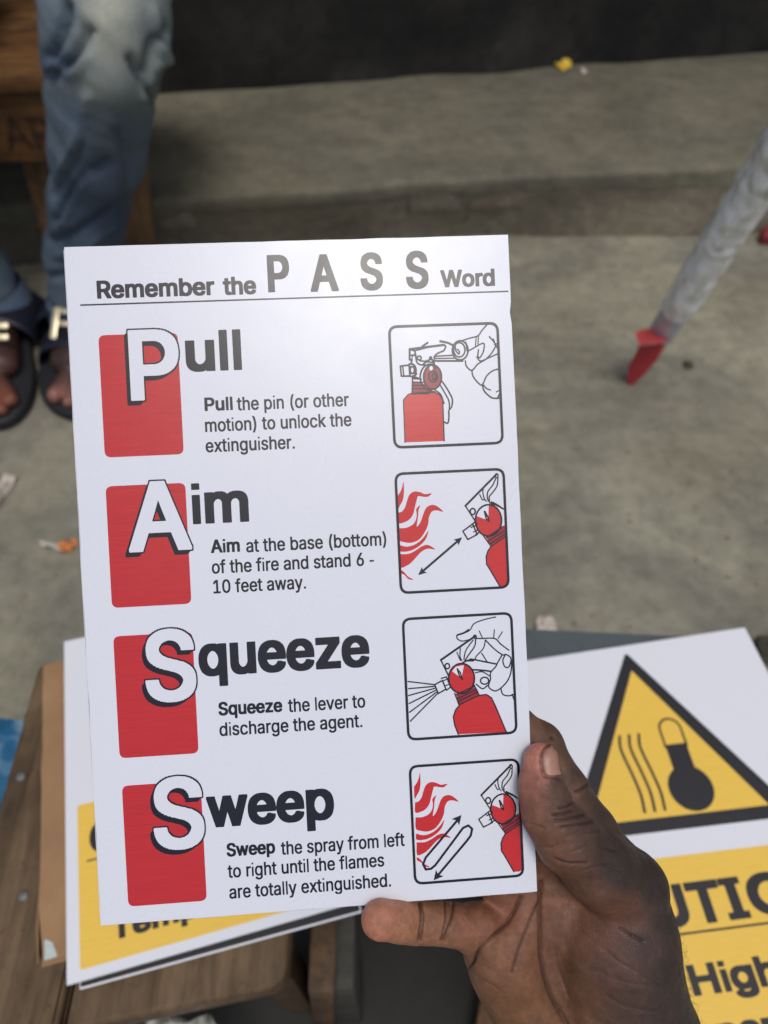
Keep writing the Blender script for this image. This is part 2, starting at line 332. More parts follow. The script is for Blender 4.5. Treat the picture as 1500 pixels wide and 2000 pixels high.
GLYPHS = {
  '(': (273, ["89,207 90,235 92,264 96,293 101,324 107,354 114,384 122,413 132,441 142,468 153,494 164,517 177,539 236,539 223,512 212,485 201,457 191,428 182,399 174,370 167,342 161,313 157,285 154,258 152,232 151,207 152,184 154,161 156,138 160,115 165,91 172,67 179,42 188,16 198,-10 209,-38 222,-66 236,-96 177,-96 156,-59 139,-21 124,16 111,55 102,93 95,131 90,169"]),
  ')': (273, ["37,-96 52,-66 64,-37 76,-9 86,18 95,44 102,69 108,93 113,116 117,139 120,162 121,184 122,207 121,232 119,258 116,285 112,313 106,342 99,370 91,399 82,428 73,457 62,485 50,512 37,539 97,539 109,517 121,494 131,468 142,441 151,413 159,384 167,354 173,323 178,293 181,264 183,235 184,207 183,168 178,130 171,92 161,53 149,15 134,-22 117,-59 97,-96"]),
  '-': (453, ["337,244 337,188 114,188 114,244"]),
  '.': (188, ["95,-4 86,-4 78,-1 70,3 63,9 57,16 53,24 50,32 50,41 50,50 53,59 57,66 63,73 70,79 78,83 86,86 95,87 104,86 113,83 121,79 128,73 134,66 138,59 140,50 141,41 140,32 138,24 134,16 128,9 121,3 113,-1 104,-4"]),
  '0': (453, ["227,-7 199,-5 174,1 151,11 130,24 111,41 95,62 80,86 69,113 60,144 53,178 49,214 48,254 49,294 53,330 60,364 69,395 81,422 95,447 112,467 130,484 151,498 174,508 200,514 227,516 254,514 279,508 302,498 323,484 342,467 358,447 372,422 384,395 393,364 400,330 404,294 405,254 404,214 400,178 393,144 384,113 373,86 359,62 342,41 323,24 302,11 279,1 254,-5", "227,50 245,51 261,56 276,63 290,74 303,87 313,103 323,122 330,144 336,168 340,194 343,223 344,254 343,285 340,314 336,341 330,365 323,387 313,405 303,422 290,435 276,446 261,453 245,458 227,460 209,458 192,453 177,446 163,435 151,422 140,405 131,387 123,365 117,341 113,314 110,285 109,254 110,223 113,194 117,168 123,144 131,122 140,103 151,87 163,74 177,63 192,56 209,51"]),
  '1': (453, ["76,0 76,55 391,55 391,0", "276,509 276,0 212,0 212,448 209,448 86,358 86,427 198,509"]),
  '6': (453, ["226,-7 203,-5 182,-1 161,5 142,15 125,26 109,40 96,56 84,74 75,94 69,115 65,138 64,162 65,180 68,199 73,219 80,239 89,261 102,285 118,311 137,340 252,509 322,509 151,261 145,261 165,288 196,307 205,310 214,312 224,314 235,314 257,313 278,309 298,303 316,295 332,284 346,271 359,257 370,240 378,221 384,201 388,180 389,157 388,134 384,112 377,92 368,73 356,55 343,39 327,26 310,14 291,5 271,-2 249,-6", "226,48 241,49 254,52 267,56 279,63 289,70 299,79 307,90 314,101 320,114 324,128 327,142 327,157 327,173 324,187 320,201 314,213 307,225 299,235 289,244 279,251 267,258 254,262 241,264 226,265 212,264 198,262 186,258 174,252 163,244 153,235 145,225 138,214 132,201 128,188 126,174 125,158 126,143 128,128 132,114 138,102 145,90 153,79 163,70 174,63 186,56 198,52 212,49"]),
  'A': (480, ["16,0 201,509 276,509 463,0 395,0 287,302 264,372 232,478 245,478 213,371 191,302 85,0", "110,142 110,199 370,199 370,142"]),
  'C': (510, ["267,-7 235,-5 205,1 177,11 150,25 126,42 104,63 86,88 70,115 57,146 48,179 42,215 40,254 42,293 48,329 57,362 70,393 86,421 104,445 126,466 150,484 177,498 205,508 235,514 267,516 286,515 305,513 323,509 340,504 357,498 373,490 388,481 402,471 415,460 427,447 438,433 448,418 456,402 463,385 469,367 473,348 408,348 405,361 401,373 395,384 389,395 382,404 375,413 366,421 357,428 348,435 337,440 327,445 315,449 304,452 292,454 280,455 267,456 245,454 223,450 203,443 184,432 166,419 150,403 137,385 125,364 116,340 109,314 105,285 103,254 105,223 109,194 116,168 125,145 137,123 151,105 166,89 184,76 203,66 223,59 245,54 267,53 280,53 292,55 304,57 315,60 327,64 337,69 348,74 357,81 366,88 375,96 382,105 389,114 395,125 401,136 405,148 408,160 473,160 469,142 463,124 457,107 448,91 438,76 428,62 416,49 402,38 388,28 373,19 357,11 341,5 323,0 305,-4 286,-6"]),
  'E': (419, ["60,0 60,509 372,509 372,452 125,452 125,286 355,286 355,229 125,229 125,57 375,57 375,0"]),
  'F': (410, ["60,0 60,509 369,509 369,452 125,452 125,278 346,278 346,221 125,221 125,0"]),
  'H': (517, ["60,0 60,509 125,509 125,289 392,289 392,509 457,509 457,0 392,0 392,232 125,232 125,0"]),
  'I': (300, ["31,0 31,57 118,57 118,452 31,452 31,509 269,509 269,452 183,452 183,57 269,57 269,0"]),
  'N': (523, ["60,0 60,509 136,509 343,183 363,151 388,107 414,55 405,54 401,108 399,157 399,195 399,509 463,509 463,0 387,0 202,290 177,331 148,381 108,452 119,454 122,384 124,328 125,291 125,0"]),
  'O': (533, ["267,-7 235,-5 205,1 177,11 150,25 126,42 105,63 86,88 70,115 57,146 48,179 42,215 40,254 42,293 48,329 57,362 70,393 86,421 105,445 126,466 150,484 177,498 205,508 235,514 267,516 299,514 329,508 357,498 384,484 408,466 429,445 448,421 464,393 477,362 486,329 491,293 493,254 491,215 486,179 477,146 464,115 448,88 429,63 408,42 384,25 357,11 329,1 299,-5", "267,53 289,54 310,59 330,66 349,76 367,89 383,105 396,123 408,144 418,168 425,194 429,223 430,254 429,286 425,314 418,341 408,365 396,386 383,404 367,420 349,433 330,443 310,450 289,454 267,456 245,454 223,450 203,443 184,433 167,420 151,404 137,385 125,364 116,340 109,314 105,285 103,254 105,223 109,194 116,168 125,144 137,123 151,105 167,89 184,76 203,66 223,59 245,54"]),
  'P': (445, ["60,0 60,509 235,509 263,507 289,503 312,497 332,487 350,476 366,462 379,447 390,430 398,411 404,391 407,370 409,348 407,325 404,304 398,284 390,265 379,248 366,233 350,219 332,207 312,198 289,191 263,187 235,186 109,186 109,242 233,242 252,243 269,246 284,250 297,256 308,264 318,272 327,282 333,294 338,306 342,319 344,333 344,348 344,362 342,376 338,389 333,402 326,413 318,423 308,431 297,439 284,444 268,449 251,451 232,452 125,452 125,0"]),
  'R': (449, ["60,0 60,509 236,509 264,507 290,504 313,497 333,489 351,478 367,465 380,450 390,433 399,415 405,395 408,374 409,352 408,330 405,309 399,290 390,271 380,255 367,240 351,228 333,217 312,209 289,203 264,199 236,198 96,198 96,255 234,255 252,256 269,258 284,262 298,267 309,273 319,281 327,290 334,300 339,312 342,324 344,338 345,352 344,367 342,380 339,393 334,405 327,415 319,425 309,433 298,440 284,445 269,449 252,451 233,452 125,452 125,0", "353,0 230,229 303,229 428,0"]),
  'S': (447, ["224,-9 197,-8 172,-4 149,1 128,9 108,19 91,31 76,45 64,60 54,77 46,96 41,115 38,137 104,137 107,123 110,110 116,98 123,88 132,79 142,71 154,64 166,59 180,55 194,52 209,50 224,49 241,50 257,52 272,55 286,60 299,66 311,74 321,82 329,92 336,102 341,114 345,126 346,139 345,151 342,161 338,171 332,179 325,186 316,193 307,199 296,205 245,222 184,239 154,249 128,260 105,274 86,289 71,307 60,326 54,348 52,372 53,393 58,413 65,431 75,448 87,463 102,476 119,488 138,498 158,506 180,511 203,514 227,516 252,514 275,511 296,505 316,498 334,488 351,476 365,463 377,449 387,433 394,415 399,397 401,378 337,378 334,396 326,412 316,426 302,437 286,447 267,453 247,457 225,459 209,458 194,456 180,452 167,448 156,442 145,435 136,427 129,418 123,409 118,398 116,387 115,376 116,363 119,352 124,342 131,334 139,326 148,319 158,313 169,308 212,293 264,279 312,264 324,258 336,252 347,245 359,238 369,229 379,220 387,209 395,198 401,185 405,171 407,155 408,139 407,118 403,99 396,81 386,64 374,48 360,34 343,21 323,11 302,2 278,-4 252,-8"]),
  'T': (449, ["32,452 32,509 417,509 417,452 257,452 257,0 193,0 193,452"]),
  'U': (517, ["259,-8 230,-7 203,-2 177,5 154,15 133,28 114,43 98,60 85,80 74,101 66,124 62,148 60,173 60,509 124,509 124,178 125,160 128,144 133,128 141,113 150,99 160,87 173,77 187,68 203,61 220,56 239,53 259,52 279,53 298,56 315,61 331,68 345,77 357,87 368,99 377,113 384,128 389,144 392,160 393,178 393,509 457,509 457,173 456,148 451,124 443,101 433,80 419,60 403,43 384,28 363,15 340,5 315,-2 288,-7"]),
  'W': (686, ["155,0 16,509 82,509 163,196 175,145 187,94 197,40 189,40 200,94 211,145 224,196 306,509 380,509 462,196 474,145 486,94 497,40 488,40 499,94 510,145 523,196 603,509 670,509 530,0 455,0 368,323 351,391 336,475 350,475 335,395 318,323 230,0"]),
  'a': (389, ["160,-9 142,-8 126,-5 110,-1 94,5 80,12 68,22 57,32 48,45 40,58 35,73 31,90 30,108 31,123 34,138 38,150 43,161 50,171 58,179 67,187 78,193 89,199 100,203 112,207 125,211 178,220 234,227 265,235 276,255 276,257 275,268 273,279 271,288 267,297 262,304 256,311 248,317 240,322 230,326 220,329 208,330 196,331 183,330 171,329 159,326 149,322 118,301 100,274 41,291 48,308 57,322 67,335 79,346 91,355 104,364 118,370 133,375 148,379 163,382 179,384 194,384 239,379 251,376 263,372 275,367 286,360 296,353 306,343 315,333 322,320 329,306 333,290 336,272 337,251 337,0 277,0 277,52 272,52 252,25 244,18 236,12 226,6 215,1 203,-3 190,-6 176,-8", "170,45 187,46 202,49 216,53 228,59 239,66 248,74 257,83 263,93 269,104 272,115 275,126 276,138 276,190 259,182 231,176 200,171 175,168 134,159 125,155 117,150 110,145 103,139 98,132 95,124 93,115 92,105 92,95 94,87 98,79 102,72 107,66 114,61 121,56 130,52 139,49 149,47 159,46"]),
  'b': (424, ["229,-8 213,-7 198,-5 184,-1 172,4 162,10 153,17 145,24 138,31 118,59 112,59 112,0 53,0 53,509 114,509 114,319 118,319 137,346 144,353 152,360 161,367 171,373 183,378 197,381 212,384 229,384 252,383 274,378 294,371 313,361 330,347 345,332 359,313 370,293 379,270 385,245 389,218 390,189 389,160 385,133 379,108 370,84 359,64 346,45 330,29 313,16 294,5 274,-2 252,-7", "220,47 237,48 253,51 267,57 279,66 291,76 301,88 309,101 316,117 321,133 325,151 327,170 328,189 327,209 325,227 321,245 316,261 309,276 301,290 291,301 280,311 267,319 253,325 237,329 220,330 203,329 188,325 174,320 161,312 150,302 140,291 132,278 125,263 120,247 116,229 113,210 113,189 113,169 116,150 120,132 125,115 132,100 140,86 150,75 162,65 174,57 188,51 204,48"]),
  'c': (396, ["207,-8 182,-7 159,-2 137,6 117,16 98,30 82,46 68,64 56,85 46,108 40,133 36,159 34,187 36,216 40,243 46,268 56,291 68,312 82,330 98,346 117,360 137,371 159,378 182,383 207,384 221,384 234,383 247,380 260,377 272,373 284,368 295,362 305,356 315,349 324,341 332,332 340,322 347,312 353,301 358,289 362,277 303,262 290,289 270,311 242,325 207,330 189,329 173,325 158,319 145,310 134,300 124,287 115,274 108,258 103,242 99,224 97,206 96,187 97,169 99,151 103,134 108,117 115,102 124,89 134,76 145,66 158,57 173,51 189,48 207,46 243,52 271,66 292,89 304,117 363,102 359,90 354,78 348,67 341,56 334,46 325,37 316,29 306,21 296,15 285,9 273,4 261,-1 248,-4 235,-6 221,-8"]),
  'd': (424, ["195,-8 172,-7 151,-2 130,5 111,16 94,29 79,45 66,64 55,84 46,108 39,133 35,160 34,189 35,218 39,245 46,270 55,293 66,313 79,332 95,347 112,361 131,371 151,378 173,383 196,384 213,384 228,381 241,378 253,373 263,367 272,360 280,353 287,346 306,319 311,319 311,509 372,509 372,0 313,0 313,59 307,59 287,31 280,24 272,17 263,10 252,4 241,-1 227,-5 212,-7", "205,47 221,48 236,51 250,57 263,65 274,75 284,86 293,100 299,115 305,132 309,150 311,169 312,189 311,210 309,229 305,247 300,263 293,278 284,291 275,302 263,312 251,320 237,325 221,329 205,330 187,329 172,325 157,319 145,311 133,301 124,290 115,276 108,261 103,245 99,227 97,209 96,189 97,170 99,151 103,133 109,117 115,101 124,88 134,76 145,66 158,57 172,51 188,48"]),
  'e': (404, ["212,-8 185,-7 161,-2 138,6 117,16 98,30 82,46 68,64 56,85 46,108 40,132 35,159 34,187 35,215 39,242 46,267 55,290 67,311 81,329 97,346 115,359 135,370 157,378 180,383 205,384 221,384 236,382 251,379 266,374 280,368 294,361 307,351 319,341 331,329 341,315 350,299 357,282 363,263 368,242 370,219 371,194 371,169 75,169 75,221 338,221 310,202 309,220 307,237 303,254 298,269 291,282 283,294 273,305 263,314 250,321 237,326 222,329 205,330 189,329 173,326 159,321 146,313 135,304 125,294 116,282 109,270 103,256 99,241 97,226 96,211 96,178 97,157 100,139 104,122 110,106 118,92 128,80 139,70 151,61 165,55 179,50 195,47 212,46 224,47 234,48 244,50 254,53 263,56 271,61 278,66 285,73 292,80 297,88 302,96 306,105 365,91 360,77 353,63 345,51 335,39 324,29 311,19 298,11 283,4 266,-1 249,-5 231,-7"]),
  'f': (254, ["228,379 228,327 6,327 6,379", "81,0 81,432 82,447 84,461 89,474 96,486 104,496 113,505 124,513 135,519 148,524 161,527 174,529 187,530 222,527 243,521 227,468 215,472 195,474 182,473 171,470 162,466 154,460 149,452 145,443 142,431 142,419 142,0"]),
  'g': (425, ["207,-151 187,-150 168,-148 150,-144 134,-140 119,-134 105,-127 93,-119 82,-110 73,-101 64,-91 57,-80 51,-69 101,-41 122,-66 128,-72 136,-78 145,-83 154,-88 165,-92 178,-95 192,-97 207,-97 229,-96 249,-92 267,-85 282,-75 295,-62 304,-47 310,-28 311,-6 311,68 306,68 287,41 280,34 272,28 263,21 252,16 241,11 227,8 212,5 195,5 173,6 152,10 132,17 113,27 95,39 80,53 67,71 55,90 46,112 39,136 35,163 34,191 35,220 39,246 46,271 55,293 66,314 80,332 95,347 112,361 131,371 152,378 173,383 196,384 213,384 228,382 242,378 253,373 264,367 273,360 281,353 288,346 308,319 313,319 313,379 372,379 372,-9 371,-32 367,-54 360,-73 350,-90 338,-104 324,-117 308,-127 291,-136 271,-142 251,-147 229,-150", "205,59 222,60 237,63 251,68 264,75 275,84 285,95 293,107 300,121 305,137 309,154 312,172 312,193 312,212 309,231 305,248 300,264 293,278 285,291 275,303 264,312 251,320 237,325 222,329 205,330 188,329 172,325 158,320 145,312 134,302 124,290 115,277 109,262 103,246 99,229 97,212 96,193 97,173 99,155 103,138 109,123 116,108 124,96 134,85 145,76 158,68 172,63 188,60"]),
  'h': (410, ["114,227 114,0 53,0 53,509 114,509 114,287 102,287 112,312 124,332 137,349 152,362 169,372 187,379 207,383 227,384 246,383 264,380 280,376 295,369 309,360 321,349 332,336 341,321 348,304 353,285 356,264 357,240 357,0 296,0 296,235 295,256 290,275 283,291 273,304 260,315 246,323 229,328 210,329 197,328 184,326 172,322 161,317 150,311 141,303 133,293 126,283 121,271 117,257 114,243"]),
  'i': (167, ["53,0 53,379 114,379 114,0", "84,443 75,444 67,446 60,449 54,455 48,461 44,468 42,475 41,483 42,491 44,499 48,506 54,512 60,517 67,521 75,523 84,524 92,523 100,521 107,517 114,512 119,506 123,499 126,491 126,483 126,475 123,468 119,461 114,455 107,449 100,446 92,444"]),
  'k': (381, ["110,137 110,212 121,212 284,379 360,379 184,199 177,199", "53,0 53,509 114,509 114,0", "294,0 148,186 191,229 372,0"]),
  'l': (189, ["139,-2 119,-1 101,3 86,10 74,20 65,33 58,47 54,65 53,84 53,509 114,509 114,99 114,87 115,77 117,68 120,62 124,58 130,54 137,53 146,52 160,53 170,54 181,3 162,-1"]),
  'm': (610, ["53,0 53,379 112,379 112,295 108,295 112,310 118,323 125,335 132,346 141,355 151,363 161,370 172,376 183,380 195,384 207,386 219,386 239,385 257,380 273,372 287,361 299,347 309,331 316,314 321,295 312,295 317,308 322,321 329,332 337,343 347,353 357,361 368,369 381,375 394,380 407,383 422,385 437,386 453,385 468,383 483,378 497,372 510,364 522,354 532,342 541,328 548,313 553,296 556,276 557,255 557,0 496,0 496,254 494,273 490,289 483,302 473,313 460,321 447,326 433,329 419,330 406,330 395,328 384,324 374,320 365,314 358,307 351,299 345,290 341,280 338,270 336,259 335,247 335,0 274,0 274,260 273,275 269,288 262,301 253,311 242,320 229,326 215,329 199,330 188,330 178,328 168,325 158,320 148,314 140,307 132,299 126,289 121,278 117,266 114,253 114,238 114,0"]),
  'n': (410, ["114,227 114,0 53,0 53,379 112,379 112,287 102,287 112,312 124,332 137,349 152,362 169,372 187,379 207,383 227,384 246,383 264,380 280,376 295,369 309,360 321,349 332,336 341,321 348,304 353,285 356,264 357,240 357,0 296,0 296,235 295,256 290,275 283,291 273,304 260,315 246,323 229,328 210,329 197,328 184,326 172,322 161,317 150,311 141,303 133,293 126,283 121,271 117,257 114,243"]),
  'o': (415, ["207,-8 182,-7 159,-2 137,6 117,16 98,30 82,46 68,64 56,85 46,108 40,133 36,159 34,187 36,216 40,243 46,268 56,291 68,312 82,330 98,346 117,360 137,371 159,378 182,383 207,384 233,383 256,378 278,371 299,360 317,346 333,330 347,312 359,291 369,268 376,243 380,216 381,187 380,159 376,133 369,108 359,85 347,64 333,46 317,30 299,16 278,6 256,-2 233,-7", "207,46 226,48 242,51 257,57 270,66 282,76 292,89 300,102 307,117 312,134 316,151 318,169 319,187 318,206 316,224 312,242 307,258 300,274 292,287 282,300 270,310 257,319 242,325 226,329 207,330 189,329 173,325 158,319 145,310 134,300 124,287 115,274 108,258 103,242 99,224 97,206 96,187 97,169 99,151 103,134 108,117 115,102 124,89 134,76 145,66 158,57 173,51 189,48"]),
  'p': (424, ["53,-143 53,379 112,379 112,319 118,319 137,346 144,353 152,360 161,367 171,373 183,378 197,381 212,384 229,384 252,383 274,378 294,371 313,361 330,347 345,332 359,313 370,293 379,270 385,245 389,218 390,189 389,160 385,133 379,108 370,84 359,64 346,45 330,29 313,16 294,5 274,-2 252,-7 229,-8 213,-7 198,-5 184,-1 173,4 162,10 153,17 145,24 138,31 118,59 114,59 114,-143", "220,47 237,48 253,51 267,57 279,66 291,76 301,88 309,101 316,117 321,133 325,151 327,170 328,189 327,209 325,227 321,245 316,261 309,276 301,290 291,301 280,311 267,319 253,325 237,329 220,330 203,329 188,325 174,320 161,312 150,302 140,291 132,278 125,263 120,247 116,229 113,210 113,189 113,169 116,150 120,132 125,115 132,100 140,86 150,75 162,65 174,57 188,51 204,48"]),
  'q': (424, ["372,-143 311,-143 311,59 306,59 287,31 280,24 272,17 263,10 252,4 241,-1 227,-5 212,-7 195,-8 172,-7 151,-2 130,5 111,16 94,29 79,45 66,64 55,84 46,108 39,133 35,160 34,189 35,218 39,245 46,270 55,293 66,313 79,332 95,347 112,361 131,371 151,378 173,383 196,384 213,384 228,381 241,378 253,373 263,367 272,360 280,353 287,346 307,319 313,319 313,379 372,379", "205,47 221,48 236,51 250,57 263,65 274,75 284,86 293,100 299,115 305,132 309,150 311,169 312,189 311,210 309,229 305,247 300,263 293,278 284,291 275,302 263,312 251,320 237,325 221,329 205,330 187,329 172,325 157,319 145,311 133,301 124,290 115,276 108,261 103,245 99,227 97,209 96,189 97,170 99,151 103,133 109,117 115,101 124,88 134,76 145,66 158,57 172,51 188,48"]),
  'r': (259, ["53,0 53,379 112,379 112,321 115,321 122,335 130,347 140,358 152,367 166,375 181,380 196,384 213,385 229,384 243,384 243,322 230,324 207,326 194,325 182,323 170,319 159,315 149,309 140,301 132,293 126,284 121,273 117,262 114,250 114,237 114,0"]),
  's': (365, ["182,-8 163,-7 145,-5 128,-2 112,3 98,10 84,18 72,27 62,38 53,50 45,63 40,78 36,94 94,107 99,92 105,79 114,69 124,60 136,54 150,49 165,46 181,45 200,46 217,50 232,55 244,62 255,71 262,81 267,91 268,103 267,112 265,121 260,129 254,136 246,142 237,147 225,151 212,155 149,170 125,177 104,186 87,196 72,208 61,222 53,237 48,255 47,274 48,290 51,305 57,319 65,332 75,343 87,354 100,363 115,370 131,377 149,381 167,384 187,384 206,384 223,381 239,378 254,372 267,366 279,358 290,349 299,339 307,328 314,316 319,303 324,290 268,277 264,288 258,298 251,307 243,316 232,323 219,328 205,331 187,333 171,332 156,329 143,324 131,317 121,308 114,299 110,289 109,277 110,267 112,258 117,250 124,243 133,237 144,232 157,227 172,223 229,209 254,202 275,194 292,183 306,171 317,158 325,142 330,125 331,107 330,90 326,75 321,61 312,47 302,35 290,24 276,15 260,6 242,0 223,-5 203,-7"]),
  't': (227, ["204,379 204,327 6,327 6,379", "65,471 126,471 126,98 127,86 128,76 132,68 136,61 142,56 150,53 159,51 170,50 185,51 202,54 213,2 192,-3 168,-4 145,-3 125,2 107,10 92,21 80,35 72,52 67,71 65,93"]),
  'u': (410, ["182,-5 164,-4 146,-1 130,4 115,11 101,20 89,31 78,44 69,59 62,76 57,95 54,116 53,139 53,379 114,379 114,144 115,123 119,105 127,89 137,75 150,64 164,56 181,52 200,50 213,51 226,53 238,57 249,62 259,69 268,77 276,86 283,97 289,109 293,122 295,137 296,153 296,379 357,379 357,0 298,0 298,92 307,92 297,67 286,47 272,30 257,17 240,7 222,0 203,-4"]),
  'v': (389, ["163,0 17,379 84,379 165,155 187,87 206,21 184,21 203,87 224,155 305,379 371,379 226,0"]),
  'w': (567, ["138,0 23,379 87,379 133,214 154,137 175,41 165,41 186,135 206,214 252,379 316,379 362,214 382,136 402,41 391,41 413,135 434,214 480,379 545,379 429,0 368,0 319,172 305,225 291,280 277,338 291,338 277,280 263,225 248,172 199,0"]),
  'x': (379, ["21,0 171,218 171,171 29,379 100,379 147,306 179,253 207,206 175,206 202,253 233,306 282,379 352,379 209,169 209,214 358,0 287,0 231,85 200,136 173,182 205,182 178,136 148,85 91,0"]),
  'y': (389, ["47,-139 61,-86 71,-87 104,-89 111,-87 118,-84 124,-80 130,-74 136,-67 141,-58 146,-48 151,-36 163,-1 17,379 84,379 165,155 187,87 206,21 184,21 202,87 224,155 305,379 371,379 204,-58 198,-72 191,-85 184,-97 177,-107 168,-116 159,-124 150,-130 139,-136 128,-140 117,-143 104,-145 91,-145 65,-143"]),
  'z': (380, ["42,0 42,46 254,320 254,323 48,323 48,379 333,379 333,331 126,60 126,56 339,56 339,0"]),
}
CAP = 509.0
GL = {}
for ch, (adv, cs) in GLYPHS.items():
    GL[ch] = (adv, [np.array([[float(v) for v in p.split(',')] for p in c.split()]) for c in cs])
def sq(x, y, w, h): return np.array([[x, y], [x + w, y], [x + w, y + h], [x, y + h]], float)
GL['.'] = (188, [sq(62, 0, 66, 66)])
GL['i'] = (167, [sq(60, 0, 48, 352), sq(60, 466, 48, 43)])
GL['l'] = (167, [sq(60, 0, 48, 509)])
GL[' '] = (200, [])
GL['I'] = (300, [sq(122, 0, 56, 509), sq(40, 0, 220, 46), sq(40, 463, 220, 46)])
GL['-'] = (250, [sq(35, 150, 180, 46)])
def set_text(parts, x, y, width, cap, grow, ratio=1.0, slope=0.0, track=0):
    """contours of a line of text: baseline from (x, y), ink width and cap height in metres"""
    pen = 0; items = []; lo = hi = None
    for ch in parts:
        adv, cs = GL[ch]
        items.append([c + [pen, 0] for c in cs])
        for q in items[-1]:
            lo = q[:, 0].min() if lo is None else min(lo, q[:, 0].min()); hi = q[:, 0].max() if hi is None else max(hi, q[:, 0].max())
        pen += adv + track
    gy = grow / 1.3; sy = (cap - 2 * gy) / CAP; sx = (width - 2 * grow) / (hi - lo)
    out = []
    for grp in items:
        out.append([])
        for q in grp:
            X = x + grow + (q[:, 0] - lo) * sx; Y = y + gy + q[:, 1] * sy
            out[-1].append(np.stack([X, Y + slope * (X - x)], 1))
    return out

# ------------------------------------------------------------------ materials
def concrete(name, dark, light, stain, scale=3.0, rough=.9, bstr=.5):
    m, nt, bs = new_mat(name); v = objvec(nt)
    n1 = noise(nt, scale, 10, .62, v, .4); n2 = noise(nt, scale * 9, 8, .7, v); n3 = noise(nt, scale * .6, 3, .5, v, 1.5)
    n4 = noise(nt, scale * 60, 3, .6, v)
    base = ramp(nt, n1.outputs[0], [(.30, dark), (.70, light)])
    st = ramp(nt, n3.outputs[0], [(.40, (1, 1, 1, 1)), (.56, (0, 0, 0, 1))])
    c = mix(nt, base.outputs[0], stain, 0.0)
    mm = c.node; sc_ = nt.nodes.new('ShaderNodeMath'); sc_.operation = 'MULTIPLY'; sc_.inputs[1].default_value = .55
    L(nt, st.outputs[0], sc_.inputs[0]); L(nt, sc_.outputs[0], mm.inputs[0])
    g = ramp(nt, n2.outputs[0], [(.3, (.72, .72, .72, 1)), (.7, (1.18, 1.18, 1.16, 1))])
    c = mix(nt, c, g.outputs[0], 1.0, 'MULTIPLY')
    vs_ = objvec(nt, (1, 5, 5), (0, 0, R(6))); n5 = noise(nt, scale * 1.2, 7, .65, vs_, .5)
    s5 = ramp(nt, n5.outputs[0], [(.32, (.62, .62, .64, 1)), (.62, (1.08, 1.08, 1.06, 1))]); c = mix(nt, c, s5.outputs[0], .35, 'MULTIPLY')
    sp = ramp(nt, n4.outputs[0], [(.30, (.5, .5, .5, 1)), (.40, (1, 1, 1, 1)), (.66, (1, 1, 1, 1)), (.72, (1.3, 1.3, 1.25, 1))])
    c = mix(nt, c, sp.outputs[0], .7, 'MULTIPLY')
    L(nt, c, bs.inputs['Base Color']); bs.inputs['Roughness'].default_value = rough
    bs.inputs['Specular IOR Level'].default_value = .25
    a = nt.nodes.new('ShaderNodeMath'); a.operation = 'ADD'; L(nt, n1.outputs[0], a.inputs[0]); L(nt, n2.outputs[0], a.inputs[1])
    bump(nt, bs, a.outputs[0], bstr, .006); return m
def wood(name, dark, light, scale=1.0, rot=0.0, rough=.7, axis=1, wear=None):
    m, nt, bs = new_mat(name)
    s = [26, 26, 26]; s[axis] = 2.2
    v = objvec(nt, tuple(q * scale for q in s), (0, 0, rot))
    n1 = noise(nt, 3.0, 8, .65, v, .6); v2 = objvec(nt); n2 = noise(nt, 14 * scale, 6, .6, v2)
    c = ramp(nt, n1.outputs[0], [(.25, dark), (.75, light)])
    g = ramp(nt, n2.outputs[0], [(.3, (.55, .52, .5, 1)), (.65, (1.1, 1.08, 1.05, 1))])
    cc = mix(nt, c.outputs[0], g.outputs[0], .9, 'MULTIPLY')
    n3 = noise(nt, 160 * scale, 4, .7, v2)
    sp = ramp(nt, n3.outputs[0], [(.30, (.35, .3, .28, 1)), (.40, (1, 1, 1, 1))])
    cc = mix(nt, cc, sp.outputs[0], .7, 'MULTIPLY')
    n4 = noise(nt, 5.5 * scale, 6, .7, v2, 1.2); st = ramp(nt, n4.outputs[0], [(.34, (.42, .40, .38, 1)), (.50, (1, 1, 1, 1)), (.68, (1.22, 1.20, 1.16, 1))])
    cc = mix(nt, cc, st.outputs[0], .8, 'MULTIPLY')
    L(nt, cc, bs.inputs['Base Color']); bs.inputs['Roughness'].default_value = rough
    bs.inputs['Specular IOR Level'].default_value = .3
    bump(nt, bs, n1.outputs[0], .5, .0012); return m
def film(name, col, rough=.27, band=0.0, coat=0.0):
    m, nt, bs = new_mat(name); v = objvec(nt, (1, 1, 1)); n = noise(nt, 900, 4, .6, v)
    vb = objvec(nt, (60, 2600, 1)); nb = noise(nt, 1.0, 4, .6, vb)
    lo = tuple(c * (1 - band) for c in col[:3]) + (1,); hi = tuple(min(1, c * (1 + band * .6)) for c in col[:3]) + (1,)
    r = ramp(nt, nb.outputs[0], [(.35, lo), (.6, hi)])
    L(nt, r.outputs[0], bs.inputs['Base Color'])
    bs.inputs['Roughness'].default_value = rough; bs.inputs['Specular IOR Level'].default_value = .5
    big = noise(nt, 26, 3, .5, v); a = nt.nodes.new('ShaderNodeMath'); a.operation = 'MULTIPLY_ADD'; a.inputs[1].default_value = .04
    L(nt, n.outputs[0], a.inputs[0]); L(nt, big.outputs[0], a.inputs[2])
    rn = noise(nt, 45, 5, .65, v, .8); rr = ramp(nt, rn.outputs[0], [(.3, (rough - .03,) * 3 + (1,)), (.7, (rough + .035,) * 3 + (1,))]); L(nt, rr.outputs[0], bs.inputs['Roughness'])
    bump(nt, bs, a.outputs[0], .18, .0006); return m
M = {}
M['white'] = film('white_laminate', (.735, .758, .825, 1))
M['print_white'] = film('white_print', (.735, .758, .825, 1))
M['red'] = film('red_print', (.54, .022, .026, 1), band=.10)
M['pred'] = film('pictogram_red', (.58, .020, .022, 1), band=.12)
M['darkred'] = film('collar_red', rgb(150, 38, 48), band=.1)
M['ink'] = film('black_print', (.008, .009, .017, 1))
